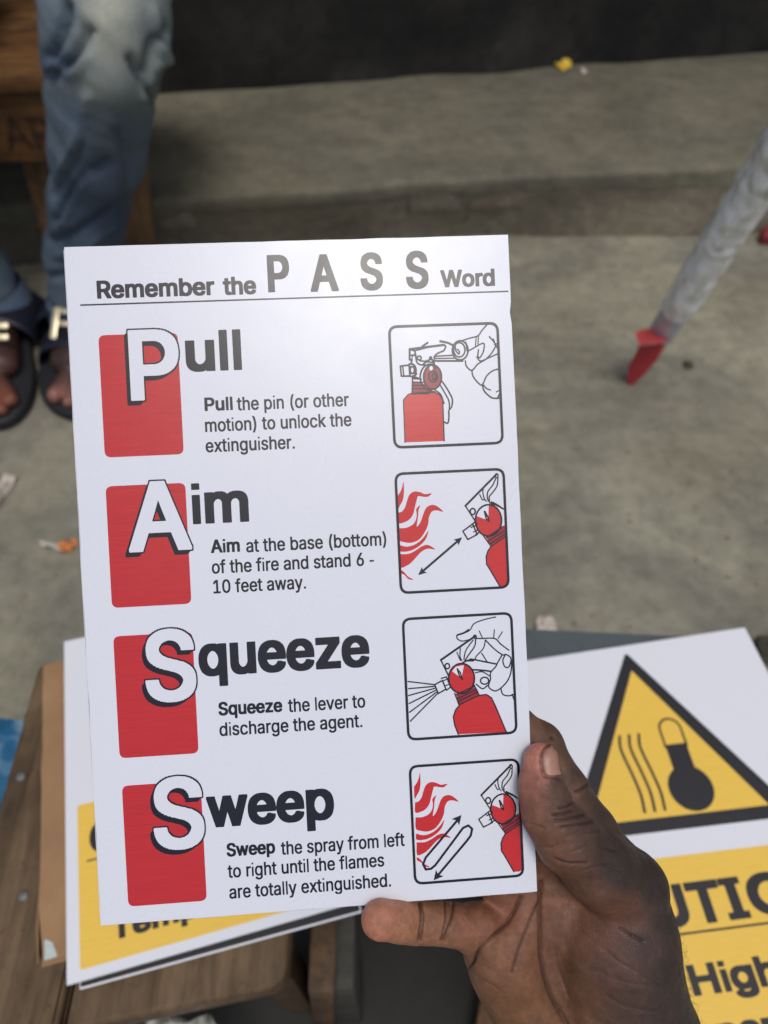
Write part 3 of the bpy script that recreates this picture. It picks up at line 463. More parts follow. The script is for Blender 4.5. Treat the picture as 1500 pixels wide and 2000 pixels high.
M['ink'].node_tree.nodes['Principled BSDF'].inputs['Specular IOR Level'].default_value = .46
M['edge'] = plain('board_core', (.62, .63, .66, 1), .7)
M['cwhite'] = film('caution_white', (.80, .82, .865, 1), .45)
M['yellow'] = film('caution_yellow', rgb(247, 204, 84, .98), .45, band=.06)
M['yellow_sun'] = M['yellow']
M['cink'] = film('caution_black', (.022, .020, .022, 1), .45)
M['darkback'] = plain('dark_board_back', (.012, .012, .014, 1), .6)
M['teal'] = plain('grey_green_board', (.085, .105, .11, 1), .55)
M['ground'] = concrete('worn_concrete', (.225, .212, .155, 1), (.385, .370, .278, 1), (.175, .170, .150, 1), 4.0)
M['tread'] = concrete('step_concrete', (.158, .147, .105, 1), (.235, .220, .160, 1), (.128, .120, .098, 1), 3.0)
M['riser'] = concrete('riser_concrete', (.19, .165, .120, 1), (.32, .28, .21, 1), (.14, .125, .10, 1), 5.0)
M['block'] = concrete('old_block', (.22, .185, .145, 1), (.34, .285, .225, 1), (.16, .135, .105, 1), 8.0)
M['wall'] = concrete('soot_black_wall', (.016, .0155, .0145, 1), (.042, .040, .035, 1), (.012, .012, .012, 1), 5.0)
M['bench'] = wood('bench_wood', rgb(84, 58, 34, .9), rgb(140, 102, 62, .9), 1.0, axis=0)
M['bench_dark'] = wood('bench_leg_wood', rgb(92, 70, 48), rgb(138, 108, 78), 1.0, axis=2)
M['table'] = wood('table_wood', rgb(66, 52, 37), rgb(132, 111, 84), 1.0, R(12), axis=1)
M['post'] = wood('post_wood', rgb(62, 48, 36), rgb(110, 88, 66), 1.0, axis=2)
M['greywood'] = concrete('grey_timber', (.055, .053, .045, 1), (.10, .097, .085, 1), (.04, .04, .035, 1), 12)
M['nail'] = plain('nail_steel', (.20, .20, .19, 1), .6, .5)
M['cover'] = plain('brown_card', rgb(158, 124, 88), .8, var=.16, scale=25)
M['pages'] = plain('paper_pages', rgb(188, 200, 196), .8, var=.1, scale=200)
M['pole'] = plain('dull_aluminium', (.50, .52, .56, 1), .45, .2, var=.2, scale=40)
M['rtip'] = plain('red_plastic', rgb(172, 50, 58), .55, var=.1)
M['litter'] = plain('yellow_wrapper', rgb(230, 196, 60), .5)
M['paper'] = plain('pale_scrap', rgb(200, 190, 178), .8, var=.2)
M['orange'] = plain('orange_scrap', rgb(200, 128, 70), .7)
M['stone'] = plain('dark_stone', rgb(70, 66, 54), .9, var=.3)
M['sole'] = plain('black_rubber', (.012, .013, .017, 1), .6)
M['strap'] = plain('black_leather', (.010, .012, .022, 1), .42)
M['gold'] = plain('pale_brass', (.80, .70, .48, 1), .35, .6)
M['added_roof'] = plain('shade_eave_sheet', (.10, .08, .06, 1), .8)
def plastic_wrap():
    m, nt, bs = new_mat('crinkled_clear_wrap'); v = objvec(nt, (1, 1, .35), (0, R(28), 0))
    n = noise(nt, 30, 3, .6, v, 1.6)
    r = ramp(nt, n.outputs[0], [(.34, (.50, .49, .42, 1)), (.43, (.80, .79, .73, 1)), (.52, (.95, .95, .92, 1)), (.60, (1, 1, 1, 1))])  # pale streaks put the wrap's white highlights into its base colour
    L(nt, r.outputs[0], bs.inputs['Base Color']); bs.inputs['Roughness'].default_value = .28
    bs.inputs['Coat Weight'].default_value = .5; bs.inputs['Coat Roughness'].default_value = .08
    bump(nt, bs, n.outputs[0], .8, .008); return m
M['wrap'] = plastic_wrap()
def blue_print():
    m, nt, bs = new_mat('blue_glossy_cover'); v = objvec(nt); n = noise(nt, 22, 3, .5, v, .8)
    r = ramp(nt, n.outputs[0], [(.35, rgb(22, 66, 104)), (.52, rgb(48, 104, 142)), (.66, rgb(140, 170, 186))])
    L(nt, r.outputs[0], bs.inputs['Base Color']); bs.inputs['Roughness'].default_value = .3; return m
M['blue'] = blue_print()
def skin_extra(nt, bs, v, n):
    vo = nt.nodes.new('ShaderNodeTexVoronoi'); vo.feature = 'DISTANCE_TO_EDGE'; vo.inputs['Scale'].default_value = 1500
    v2 = objvec(nt, (1, 1.0, 1)); wv = nt.nodes.new('ShaderNodeTexNoise'); wv.inputs['Scale'].default_value = 300
    L(nt, v2, wv.inputs['Vector']); wv.inputs['Detail'].default_value = 5
    L(nt, v2, vo.inputs['Vector'])
    rr = ramp(nt, vo.outputs['Distance'], [(0, (0, 0, 0, 1)), (.12, (1, 1, 1, 1))])
    a = nt.nodes.new('ShaderNodeMath'); a.operation = 'MULTIPLY_ADD'; a.inputs[1].default_value = .35
    L(nt, rr.outputs[0], a.inputs[0]); L(nt, wv.outputs[0], a.inputs[2])
    bump(nt, bs, a.outputs[0], .6, .0004)
    r2 = ramp(nt, wv.outputs[0], [(.3, (.42, .42, .42, 1)), (.7, (.60, .60, .60, 1))]); L(nt, r2.outputs[0], bs.inputs['Roughness'])
M['skin'] = attr_mat('brown_skin', .5, .04, 420, .26, extra=skin_extra, spec=.5)
M['nail_skin'] = plain('fingernail', rgb(164, 122, 104), .42, var=.1, scale=300, bstr=.05)
M['feet'] = attr_mat('foot_skin', .5, 0, 120, .15)
def denim_extra(nt, bs, v, n):
    vw = objvec(nt, (1, 1, .25)); w = noise(nt, 500, 3, .6, vw); bump(nt, bs, w.outputs[0], .5, .0012)
M['denim'] = attr_mat('faded_denim', .9, 0, 160, .14, extra=denim_extra, spec=.15)

# ------------------------------------------------------------------ the ground, the step and the wall
g = mesh('ground', [(-9, -6, 0), (9, -6, 0), (9, 7, 0), (-9, 7, 0)], [(0, 1, 2, 3)])
tag(link('ground', g, M['ground']), kind='structure')
STEP = .163
def step_edge(x):                                             # front lip of the step wanders
    return 1.528 + .078 * x + .012 * mnoise.noise(Vector((x * 2.1, 3, 0))) + .006 * mnoise.noise(Vector((x * 9, 1, 0))) + (.045 * min(0, x - .35) if x < .35 else .0)
def wall_base(x): return 2.02 + .155 * x + .012 * mnoise.noise(Vector((x * 3, 9, 0)))
xs = np.linspace(-3.2, 3.6, 260); V = []; F = []
prof = 9
for i, x in enumerate(xs):
    e = step_edge(x); wb = wall_base(x) + .06; fz = 1.585 + .02 * mnoise.noise(Vector((x * 3, 0, 5)))
    fz = max(fz, e + .004) if x > .2 else e + .055
    lip = STEP + .004 * mnoise.noise(Vector((x * 6, 5, 0)))
    V += [(x, fz + .0, -.02), (x, fz - .004, .05), (x, e + .016 + .006 * mnoise.noise(Vector((x * 14, 2, 1))), .115), (x, e + .004, lip - .012),
          (x, e + .008, lip - .003), (x, e + .02, lip), (x, e + .2, STEP + .004 * mnoise.noise(Vector((x * 4, 8, 0)))), (x, (e + wb) / 2 + .05, STEP), (x, wb + .1, STEP + .003)]
for i in range(len(xs) - 1):
    for k in range(prof - 1):
        a = i * prof + k; F.append((a, a + prof, a + prof + 1, a + 1))
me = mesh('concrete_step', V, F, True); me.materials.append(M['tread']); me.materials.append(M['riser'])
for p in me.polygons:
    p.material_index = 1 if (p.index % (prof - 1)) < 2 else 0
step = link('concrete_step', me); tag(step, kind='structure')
rnd = random.Random(4)
bx = -1.15
while bx < 1.5:                                               # old blocks showing in the riser
    w = rnd.uniform(.10, .24); hgt = rnd.uniform(.055, .075); cx = bx + w / 2
    if rnd.random() < .75:
        y = max(step_edge(cx - w / 2), step_edge(cx + w / 2)) + .012; z0 = STEP - .017 - hgt + rnd.uniform(-.008, .008)
        b = box_mesh('block', (-w / 2 + .006, -.001 + rnd.uniform(-.004, .002), -hgt / 2), (w / 2 - .006, .05, hgt / 2), .006, 2, .004, rnd.random() * 9, 2)
        link('block', b, M['block'] if rnd.random() < .6 else M['riser'], step, loc=(cx, y, z0 + hgt / 2), rot=(R(9), rnd.uniform(-.03, .03), math.atan(.09)))
    bx += w + rnd.choice((.002, .004, .022))
V = []; F = []
for i, x in enumerate(np.linspace(-3.2, 3.6, 160)):
    b = wall_base(x)
    for z in (STEP - .03, STEP + .02, STEP + .10, .45, 1.1, 2.6):
        V.append((x, b + (.02 * mnoise.noise(Vector((x * 5, z * 5, 0))) if z < .5 else 0) - (.012 if z < STEP + .03 else 0), z))
for i in range(159):
    for k in range(5):
        a = i * 6 + k; F.append((a, a + 6, a + 7, a + 1))
tag(link('wall', mesh('wall', V, F, True), M['wall']), 'dark soot black plastered wall rising behind the concrete step', 'wall')
# unseen tin eave, added to shade the step and the wall
V = []; F = []
for i, x in enumerate(np.linspace(-3.2, 3.6, 240)):
    zz = .012 * math.sin(x * 80)
    V += [(x, 1.66, 1.86 + zz), (x, 2.8, 2.15 + zz), (x, 1.66, 1.864 + zz), (x, 2.8, 2.154 + zz)]
for i in range(239):
    a = i * 4; F += [(a, a + 1, a + 5, a + 4), (a + 2, a + 6, a + 7, a + 3)]
tag(link('shade_eave', mesh('shade_eave', V, F, True), M['added_roof']), 'unseen corrugated tin eave added over the step to shade it and the dark wall', 'added_roof')

# ------------------------------------------------------------------ bench with carved letters
bz = empty('bench', (-.80, 1.40, 0), R(2))
tag(bz, 'rough brown wooden bench behind the seated person with letters scratched in its front board', 'bench')
def bp(name, lo, hi, mat, par=bz, bev=.004, jit=.0015, **k): return link(name, box_mesh(name, lo, hi, bev, 2, jit, rnd.random() * 5), mat, par, **k)
bp('seat_plank', (-.55, -.080, .425), (.345, .105, .452), M['bench'])
bp('seat_plank', (-.55, .112, .425), (.345, .290, .452), M['bench'])
ap = bp('front_board', (-.53, -.062, .300), (.335, -.036, .424), M['bench'])
for s, tx in ((1, .105), (1, .262)):
    V = []
    o = box_mesh('leg', (-.032, -.022, 0), (.032, .022, .33), .004, 2, .001, tx)
    link('leg', o, M['bench_dark'], bz, loc=(tx + .03, -.01 + (.0 if tx < .3 else .05), 0), rot=(0, R(6) if tx < .3 else R(2), 0))
o = box_mesh('leg', (-.03, -.022, 0), (.03, .022, .33), .004, 2, .001, 3)
link('leg', o, M['bench_dark'], bz, loc=(-.42, 0, 0), rot=(0, R(8), 0))
fl = Film(-.02, -.02, .16, .09, .0007)
for grp in set_text('AP', 0, 0, .085, .055, .0016):
    for c in grp: fl.stroke(c, .0022, closed=True)
cv = fl.build('carved_letters', plain('scratched_dark_wood', (.018, .012, .008, 1), .9), bz, 0)
cv.location = (.135, -.0646, .325); cv.rotation_euler = (R(90), 0, 0)

# ------------------------------------------------------------------ seated person: lower legs in jeans, feet in sandals
def near_mesh(name, prims, k, h, col_seeds, mat, parent, creases=(), wrinkle=None, kk=1.0, cut=None):
    P = np.array([p[0] for p in prims] + [p[1] for p in prims]); r = max(max(p[2], p[3]) for p in prims)
    def fn(X):
        d = None
        for a, b, ra, rb, *kq in prims:
            q = limb(X, a, b, ra, rb); d = q if d is None else smin(d, q, kq[0] if kq else k)
        if cut is not None: d = np.maximum(d, cut(X))
        return d
    V, Q = surface(fn, P.min(0) - r - 3 * h, P.max(0) + r + 3 * h, h)
    N = normals(V, Q); P2 = PX(V)
    view = CC - V; view /= np.linalg.norm(view, axis=1, keepdims=True); front = (N * view).sum(1) > -.15
    D = np.zeros(len(V))
    for pts, wdt, dep in creases:
        d = polydist(P2, smooth_line(pts)); D -= np.where(front, 1.5 * dep * np.exp(-(d / wdt) ** 2), 0)
    if wrinkle is not None: D += wrinkle(V, N, P2)
    V = V + N * D[:, None]
    tint = np.array([1.22, 1.14, .98]) if name == 'jeans' else np.ones(3)
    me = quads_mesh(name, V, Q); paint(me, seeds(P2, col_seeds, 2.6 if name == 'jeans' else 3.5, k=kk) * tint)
    o = link(name, me, mat, parent); return o, V, Q, N
pl = [(W(205, 15, 1.03), .078), (W(202, 100, 1.06), .0745), (W(196, 200, 1.13), .0705), (W(190, 300, 1.21), .067), (W(173, 400, 1.31), .0615), (W(166, 500, 1.41), .0635), (W(163, 572, 1.475), .064)]
person2 = empty('person', (-.42, 1.2, 0)); person2['inv'] = 1
tag(person2, 'seated person in faded blue jeans and black sandals with lettered metal trim', 'person')
jeans = [(a[0], b[0], a[1], b[1]) for a, b in zip(pl[:-1], pl[1:])]
th = pl[0][0] + np.array([-.02, .36, .03]); jeans.append((pl[0][0], th, .078, .088))
ol = [(W(-280, 60, 1.06), .078), (W(-210, 250, 1.2), .068), (W(-120, 430, 1.36), .062), (W(-30, 556, 1.47), .062)]
jeans2 = [(a[0], b[0], a[1], b[1]) for a, b in zip(ol[:-1], ol[1:])]; jeans2.append((ol[0][0], ol[0][0] + np.array([-.02, .36, .03]), .078, .088))
def cloth(V, N, P2):
    out = np.zeros(len(V))
    for i, v in enumerate(V):
        q = Vector((v[0] * 9, v[1] * 9, v[2] * 15 + v[0] * 12))
        n = mnoise.noise(q) ; r = 1 - abs(mnoise.noise(q * 1.7 + Vector((7, 3, 1))))
        out[i] = .004 * n + .005 * (r - .8)
    return out
folds = [([(100, 150), (150, 110), (175, 60)], 9, .010), ([(100, 130), (140, 145), (165, 110)], 8, -.006), ([(95, 110), (120, 60), (130, 10)], 9, .012),
         ([(320, 60), (295, 90), (285, 140)], 8, .010), ([(300, 20), (312, 90), (322, 110)], 7, -.006), ([(255, 115), (270, 150), (300, 200)], 7, .009),
         ([(322, 120), (300, 130), (280, 190)], 7, -.006), ([(120, 330), (160, 250), (170, 190)], 9, -.007), ([(105, 380), (150, 300), (165, 230)], 7, .006),
         ([(110, 430), (160, 350), (210, 320)], 9, .008), ([(120, 440), (145, 380), (175, 340)], 7, -.007), ([(100, 470), (150, 455), (230, 400)], 7, .009),
         ([(110, 500), (170, 480), (225, 440)], 7, -.005), ([(95, 540), (150, 530), (230, 480)], 6, .008), ([(230, 260), (250, 330), (240, 420)], 10, .006)]
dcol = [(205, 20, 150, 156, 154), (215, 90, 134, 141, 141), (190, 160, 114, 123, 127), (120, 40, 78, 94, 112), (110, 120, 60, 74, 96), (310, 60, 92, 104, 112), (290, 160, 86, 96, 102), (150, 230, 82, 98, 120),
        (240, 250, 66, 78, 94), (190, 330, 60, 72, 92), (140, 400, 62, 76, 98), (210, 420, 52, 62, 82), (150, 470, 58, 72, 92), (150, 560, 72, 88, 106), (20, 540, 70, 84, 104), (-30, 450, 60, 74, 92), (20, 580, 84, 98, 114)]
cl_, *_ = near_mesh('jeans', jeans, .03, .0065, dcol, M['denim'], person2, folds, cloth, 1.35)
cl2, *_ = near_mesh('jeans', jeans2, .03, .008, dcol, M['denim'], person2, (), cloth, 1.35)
for (c, u, r) in ((pl[-1][0], pl[-2][0], .0655), (ol[-1][0], ol[-2][0], .0655)):    # stitched hems
    d = Vector(u - c).normalized(); pts = [Vector(c) + d * t for t in (-.060, -.052, -.03, -.012)]
    link('hem', tube('hem', pts, [r * .985, r, r, r * .98], 40, False), plain('hem_denim', rgb(84, 100, 120, 1.2), .9), person2)
fk = rgb(1, 1, 1)
sk = [(30, 600, 56, 36, 30), (20, 720, 64, 42, 36), (8, 785, 104, 58, 42), (45, 650, 50, 34, 30), (100, 774, 128, 86, 74), (100, 735, 58, 42, 38), (120, 700, 52, 38, 34), (150, 600, 50, 32, 28)]
LA, RA = ol[-1][0], pl[-1][0]
def foot(an, heel, ball, toes, r=.028):
    P = [(an, heel + np.array([0, 0, .03]), .036, .036), (heel, ball, .032, .030), (an - np.array([0, 0, .03]), ball, .034, .026)]
    side = np.array([1, 0, 0])
    for s in (-.022, 0, .022): P.append((heel + side * s * .6, ball + side * s * 1.2, .026, .022))
    for t, rr in toes: P.append((ball + (t - ball) * .25 * np.array([1, 1, 1]), t, rr * 1.05, rr, .003))
    return P
lf = foot(LA, HP(-8, 600, .045), HP(-14, 712, .045), [(HP(22, 780, .038), .0125), (HP(4, 800, .036), .011), (HP(-14, 806, .036), .0105), (HP(-32, 800, .036), .010), (HP(-50, 785, .036), .010)])
rf = foot(RA, HP(166, 600, .045), HP(150, 705, .045), [(HP(108, 772, .038), .0145), (HP(134, 785, .036), .011), (HP(156, 783, .036), .0105), (HP(176, 775, .036), .010), (HP(194, 760, .036), .009)])
near_mesh('body', lf + rf, .018, .004, sk, M['feet'], person2, (), None, 1.3)
def sole(px):
    w = [HP(*p, .0) for p in px]; w = smooth_line(w + [w[0]], 6)[:-1]
    return prism('sole', [(p[0], p[1]) for p in w][::-1], .003, .026, .006)
sandal = []
for px, lab, sx in (([(-70, 590), (-40, 555), (20, 560), (52, 600), (66, 680), (76, 745), (62, 805), (18, 842), (-40, 838), (-76, 780), (-80, 680)], 'left', 0),
                    ([(120, 585), (155, 558), (215, 572), (232, 640), (240, 720), (222, 790), (180, 826), (126, 822), (88, 790), (84, 730), (100, 650)], 'right', 164)):
    sd = empty('sandal', tuple(HP(np.mean([p[0] for p in px]), np.mean([p[1] for p in px]), 0)))
    sd.parent = person2; sd.matrix_parent_inverse = Matrix.Translation(-person2.location)
    inv = Matrix.Translation(Vector(-sd.location))
    me = sole(px); me.transform(inv); link('sole', me, M['sole'], sd)
    def strap(c0, c1, hgt, n0, ln, name='strap'):
        a = HP(*c0, .02); b = HP(*c1, .02); d = (b - a); along = np.array([d[1], -d[0], 0]); along /= np.linalg.norm(along)
        V = []; F = []
        for i in range(25):
            q = math.pi * i / 24; p = (a + b) / 2 - d / 2 * math.cos(q) + np.array([0, 0, hgt * math.sin(q) ** .7])
            for e, s in ((-.5, 0), (-.42, .003), (.42, .003), (.5, 0)): V.append(p + along * ln * e + np.array([0, 0, s]))
        for i in range(24):
            for k in range(3):
                z = i * 4 + k; F.append((z, z + 4, z + 5, z + 1))
        me = mesh(name, V, F, True); me.transform(inv); o = link(name, me, M['strap'], sd)
        s = o.modifiers.new('thick', 'SOLIDIFY'); s.thickness = .003; return o
    if lab == 'left':
        strap((-86, 648), (86, 643), .066, 0, .112)
        for y in (637, 659):
            p = HP(2, y, .091); me = box_mesh('metal_letter', (-.030, -.0055, 0), (.014, .0055, .004), .0018)
            me.transform(Matrix.Translation(Vector(p)) @ Matrix.Rotation(R(38), 4, 'X')); me.transform(inv); link('metal_letter', me, M['gold'], sd)
    else:
        strap((88, 636), (240, 636), .064, 0, .085); strap((88, 706), (242, 706), .056, 0, .040)
        for lo, hi in (((-.024, -.030, 0), (-.012, .032, .004)), ((-.0118, .020, 0), (.024, .032, .0042)), ((-.0118, -.004, 0), (.020, .006, .0044)), ((.014, .0062, .0), (.024, .0198, .0038))):
            p = HP(127, 634, .088); me = box_mesh('metal_letter', lo, hi, .0018)
            me.transform(Matrix.Translation(Vector(p)) @ Matrix.Rotation(R(30), 4, 'X') @ Matrix.Rotation(R(-4), 4, 'Z')); me.transform(inv); link('metal_letter', me, M['gold'], sd)

del person2['inv']
# ------------------------------------------------------------------ pole wrapped in plastic with its red tip
pole = empty('wrapped_pole', tuple(HP(1226, 756, 0)))
tag(pole, 'silver metal pole wrapped in crinkled clear plastic, standing on its red tip', 'pole')
inv = Matrix.Translation(-pole.location)
A = Vector(W(1291, 652, 1.385)); B = Vector(W(1600, 175, .86))
pts = [A.lerp(B, t) for t in np.linspace(0, 1, 60)]
me = tube('metal_tube', pts, .0235, 24); me.transform(inv); link('metal_tube', me, M['pole'], pole)
pw = [A.lerp(B, t) for t in np.linspace(.155, 1, 150)]
me = tube('plastic_wrap', pw, .0262, 40)
for v in me.vertices:
    i = v.index // 40; c = pw[min(i, 149)]; d = (v.co - c)
    q = Vector((v.co.x * 26, v.co.y * 26, v.co.z * 26)); n = mnoise.noise(q) + .5 * mnoise.noise(q * 2.3) + .6 * (1 - abs(mnoise.noise(q * 1.3 + Vector((3, 1, 4)))))
    v.co = c + d * (1.0 + .15 * n)
me.transform(inv); link('plastic_wrap', me, M['wrap'], pole)
for px, py in ((1300, 628), (1307, 622)):
    me = tube('rivet', [Vector(W(px, py, 1.345)), Vector(W(px, py, 1.335))], [.0045, .003], 10); me.transform(inv); link('rivet', me, M['nail'], pole)
def facet(name, front, z, th, mat):
    V = [W(x, y, zz) for (x, y), zz in zip(front, z)]; n = len(V)
    off = (ray(1260, 690) / np.linalg.norm(ray(1260, 690))) * th
    V += [v + off for v in V]
    F = [tuple(range(n))[::-1], tuple(range(n, 2 * n))] + [(i, (i + 1) % n, (i + 1) % n + n, i + n) for i in range(n)]
    me = mesh(name, V, F); me.transform(inv); return link(name, me, mat, pole)
t1 = facet('tip_flap', [(1240, 652), (1252, 643), (1270, 641), (1288, 652), (1307, 665), (1290, 671), (1249, 673)], [1.355, 1.36, 1.362, 1.36, 1.355, 1.325, 1.325], .010, plain('light_red_plastic', rgb(214, 84, 84), .55, var=.1))  # flap given a paler red than the spike
t2 = facet('tip_spike', [(1249, 674), (1290, 672), (1307, 665), (1283, 704), (1258, 732), (1236, 752), (1225, 757), (1227, 718)], [1.37, 1.37, 1.385, 1.40, 1.43, 1.452, 1.462, 1.42], .012, M['rtip'])

o = link('red_cap', prism('red_cap', [(-.022, -.016), (.05, -.02), (.055, .02), (-.014, .018)], 0, .028, .008, 4), plain('dark_red_plastic', (.22, .02, .03, 1), .6, var=.3), loc=tuple(HP(1496, 472, 0)))
tag(o, 'dark red plastic cap lying at the foot of the step beside the pole', 'cap')

# ------------------------------------------------------------------ litter
def scrap(name, pts, h0, mat, label, cat, amp=.006, seed=0):
    P = [HP(x, y, h0) for x, y in pts]; c = sum(P) / len(P); V = [Vector(c) + Vector((0, 0, amp))]; F = []
    ring = smooth_line(P + [P[0]], 4)[:-1]; n = len(ring)
    for k, f in enumerate((.5, 1.0)):
        for i, p in enumerate(ring):
            q = c + (p - c) * f; V.append(Vector(q) + Vector((0, 0, .002 + amp * abs(mnoise.noise(Vector(q) * 60 + Vector((seed, 0, 0)))) * 1.5)))
    for i in range(n):
        F.append((0, 1 + i, 1 + (i + 1) % n)); F.append((1 + i, 1 + n + i, 1 + n + (i + 1) % n, 1 + (i + 1) % n))
    o = link(name, mesh(name, V, F, False), mat)
    s = o.modifiers.new('thick', 'SOLIDIFY'); s.thickness = .0012; s.offset = 1
    return tag(o, label, cat)
scrap('sweet_wrapper', [(1078, 130), (1088, 116), (1104, 118), (1116, 130), (1105, 140), (1090, 136)], STEP, M['litter'], 'crumpled yellow wrapper lying on the step against the dark wall', 'wrapper', .022)
scrap('paper_scrap', [(1133, 141), (1140, 136), (1147, 142), (1139, 147)], STEP, M['paper'], 'tiny white paper scrap on the step beside the yellow wrapper', 'paper', .008)
scrap('torn_leaf', [(78, 1058), (92, 1062), (116, 1066), (120, 1078), (100, 1074), (84, 1070)], .0, M['paper'], 'pale torn scrap on the concrete left of the held sign', 'scrap', .012, 2)
scrap('orange_peel', [(117, 1072), (136, 1062), (148, 1056), (152, 1066), (138, 1080), (122, 1082)], .0, M['orange'], 'small orange peel next to the pale torn scrap on the concrete', 'peel', .012, 5)
scrap('dry_leaf', [(0, 955), (14, 935), (34, 934), (28, 950), (8, 976), (-4, 1000)], .0, M['paper'], 'beige dry leaf at the left edge of the concrete floor', 'leaf', .02, 7)
scrap('bread_crust', [(1046, 1216), (1056, 1206), (1078, 1212), (1086, 1240), (1060, 1248), (1048, 1236)], .0, M['paper'], 'pinkish beige fragment on the ground just above the caution sign', 'fragment', .012, 9)
def pebble(px, py, r, lab, seed):
    import bmesh
    bm = bmesh.new(); bmesh.ops.create_icosphere(bm, subdivisions=3, radius=r)
    for v in bm.verts: v.co *= 1 + .35 * mnoise.noise(v.co * (1.4 / r) + Vector((seed, 0, 0))); v.co.z *= .5
    me = bpy.data.meshes.new('stone'); bm.to_mesh(me); bm.free()
    tag(link('stone', me, M['stone'], loc=tuple(HP(px, py, r * .4))), lab, 'stone')
pebble(1506, 1270, .022, 'dark stone on the ground at the right edge beyond the caution sign corner', 1)
pebble(1345, 712, .010, 'small dark chip of stone on the concrete right of the red tip', 3)
V = []; F = []
for k in range(900):
    x, y, s = rnd.uniform(-1.4, 1.6), rnd.uniform(.25, 1.5), rnd.uniform(.0015, .005)
    V += [(x + dx * s, y + dy * s, z * s) for dx, dy, z in ((-1, -.7, 0), (1, -.6, 0), (.8, .9, 0), (-.9, .8, 0), (0, .1, .8))]
    F += [tuple(5 * k + q for q in f) for f in ((0, 1, 4), (1, 2, 4), (2, 3, 4), (3, 0, 4))]
tag(link('gravel_chips', mesh('gravel_chips', V, F), M['block']), kind='stuff')

# ------------------------------------------------------------------ table, notebook, lower timbers
TH = .40
tab = empty('wooden_table', (-.18, .17, 0))
tag(tab, 'worn low wooden table with a rounded front corner and two nails, under the notebook', 'table')
tinv = Matrix.Translation(-tab.location)
def tp(name, poly, z0, z1, bev, mat=None):
    me = prism(name, poly, z0, z1, bev); me.transform(tinv); return link(name, me, mat or M['table'], tab)
def roundc(p, r, n=5):                                        # rounded polygon
    out = []; P = [np.array(q, float) for q in p]
    for i, c in enumerate(P):
        a = P[i - 1] - c; b = P[(i + 1) % len(P)] - c
        rr = min(r[i] if hasattr(r, '__len__') else r, .45 * np.linalg.norm(a), .45 * np.linalg.norm(b))
        a = c + a / np.linalg.norm(a) * rr; b = c + b / np.linalg.norm(b) * rr
        for k in range(n + 1):
            t = k / n; out.append(tuple((1 - t) ** 2 * a + 2 * t * (1 - t) * c + t * t * b))
    return out
tp('plank', roundc([(-.2105, .040), (-.0665, .0665), (-.064, .31), (-.211, .31)], [.003, .012, .01, .002]), TH - .034, TH, .004)
tp('plank', roundc([(-.290, .021), (-.2125, .0395), (-.2130, .31), (-.297, .305)], [.01, .002, .002, .01]), TH - .034, TH, .004)
for px, py in ((41, 1517), (46, 1750)):
    p = HP(px, py, TH); me = tube('nail', [(p[0], p[1], TH - .004), (p[0], p[1], TH + .0008), (p[0], p[1], TH + .0014)], [.0036, .0036, .0026], 16); me.transform(tinv); link('nail', me, M['nail'], tab)
for x0, y0, x1, y1 in ((-.105, .085, -.075, .115), (-.30, .06, -.27, .09), (-.27, .26, -.24, .29), (-.10, .26, -.07, .29)):
    me = box_mesh('leg', (x0, y0, 0), (x1, y1, TH - .034), .003, 2, .001, x0); me.transform(tinv); link('leg', me, M['post'], tab)
o = link('timber_post', box_mesh('timber_post', (-.017, -.025, 0), (.017, .028, .30), .003, 2, .001, 2), M['greywood'], loc=(-.0405, .10, 0))
tag(o, 'grey weathered timber upright standing right of the wooden table', 'post')
o = link('brown_post', box_mesh('brown_post', (-.010, -.03, 0), (.010, .03, .345), .003, 2, .0015, 5), M['post'], loc=(-.0640, .098, 0), rot=(0, R(3), 0))
tag(o, 'splintered brown timber upright squeezed between the wooden table and the grey upright', 'post')
o = link('wood_offcut', box_mesh('wood_offcut', (-.06, -.012, 0), (.06, .012, .05), .003, 2, .0015, 7), M['bench_dark'], loc=(.105, .060, 0), rot=(0, 0, R(75)))
tag(o, 'brown wooden offcut on the ground below the hand', 'offcut')
# dark sheet added for the shade on the ground between the tables
o = link('shade_sheet', box_mesh('shade_sheet', (-.36, -.22, 0), (.17, .19, .012), .003, 2, .001, 7), plain('shade_dark', (.030, .030, .026, 1), .9), loc=(.05, .02, 0))
tag(o, 'dark sheet added as shade on the ground between the two low tables', 'mat')
# blue glossy pad
bl = empty('blue_pad', (-.40, .24, .0)); tag(bl, 'blue and white glossy pad left of the wooden table', 'pad')
q = [HP(-60, 1396, .3), HP(46, 1408, .3), HP(64, 1700, .3), HP(-60, 1700, .3)]
me = prism('cover', [(p[0], p[1]) for p in q][::-1], .298, .301, .0005); me.transform(Matrix.Translation(-bl.location)); link('cover', me, M['blue'], bl)
me = prism('page_block', [((p[0] + .40) * .985 - .40, (p[1] - .24) * .985 + .24) for p in q][::-1], .275, .2975, .0005); me.transform(Matrix.Translation(-bl.location)); link('page_block', me, M['pages'], bl)
st = empty('low_crate', (-.42, .22, 0)); tag(st, 'dark low wooden crate under the blue pad', 'crate')
link('top_board', box_mesh('top_board', (-.10, -.12, .252), (.09, .085, .274), .003), M['bench_dark'], st)
for sx in (-.085, .075):
    link('side_board', box_mesh('side_board', (sx - .01, -.11, 0), (sx + .01, .075, .2515), .003), M['bench_dark'], st)
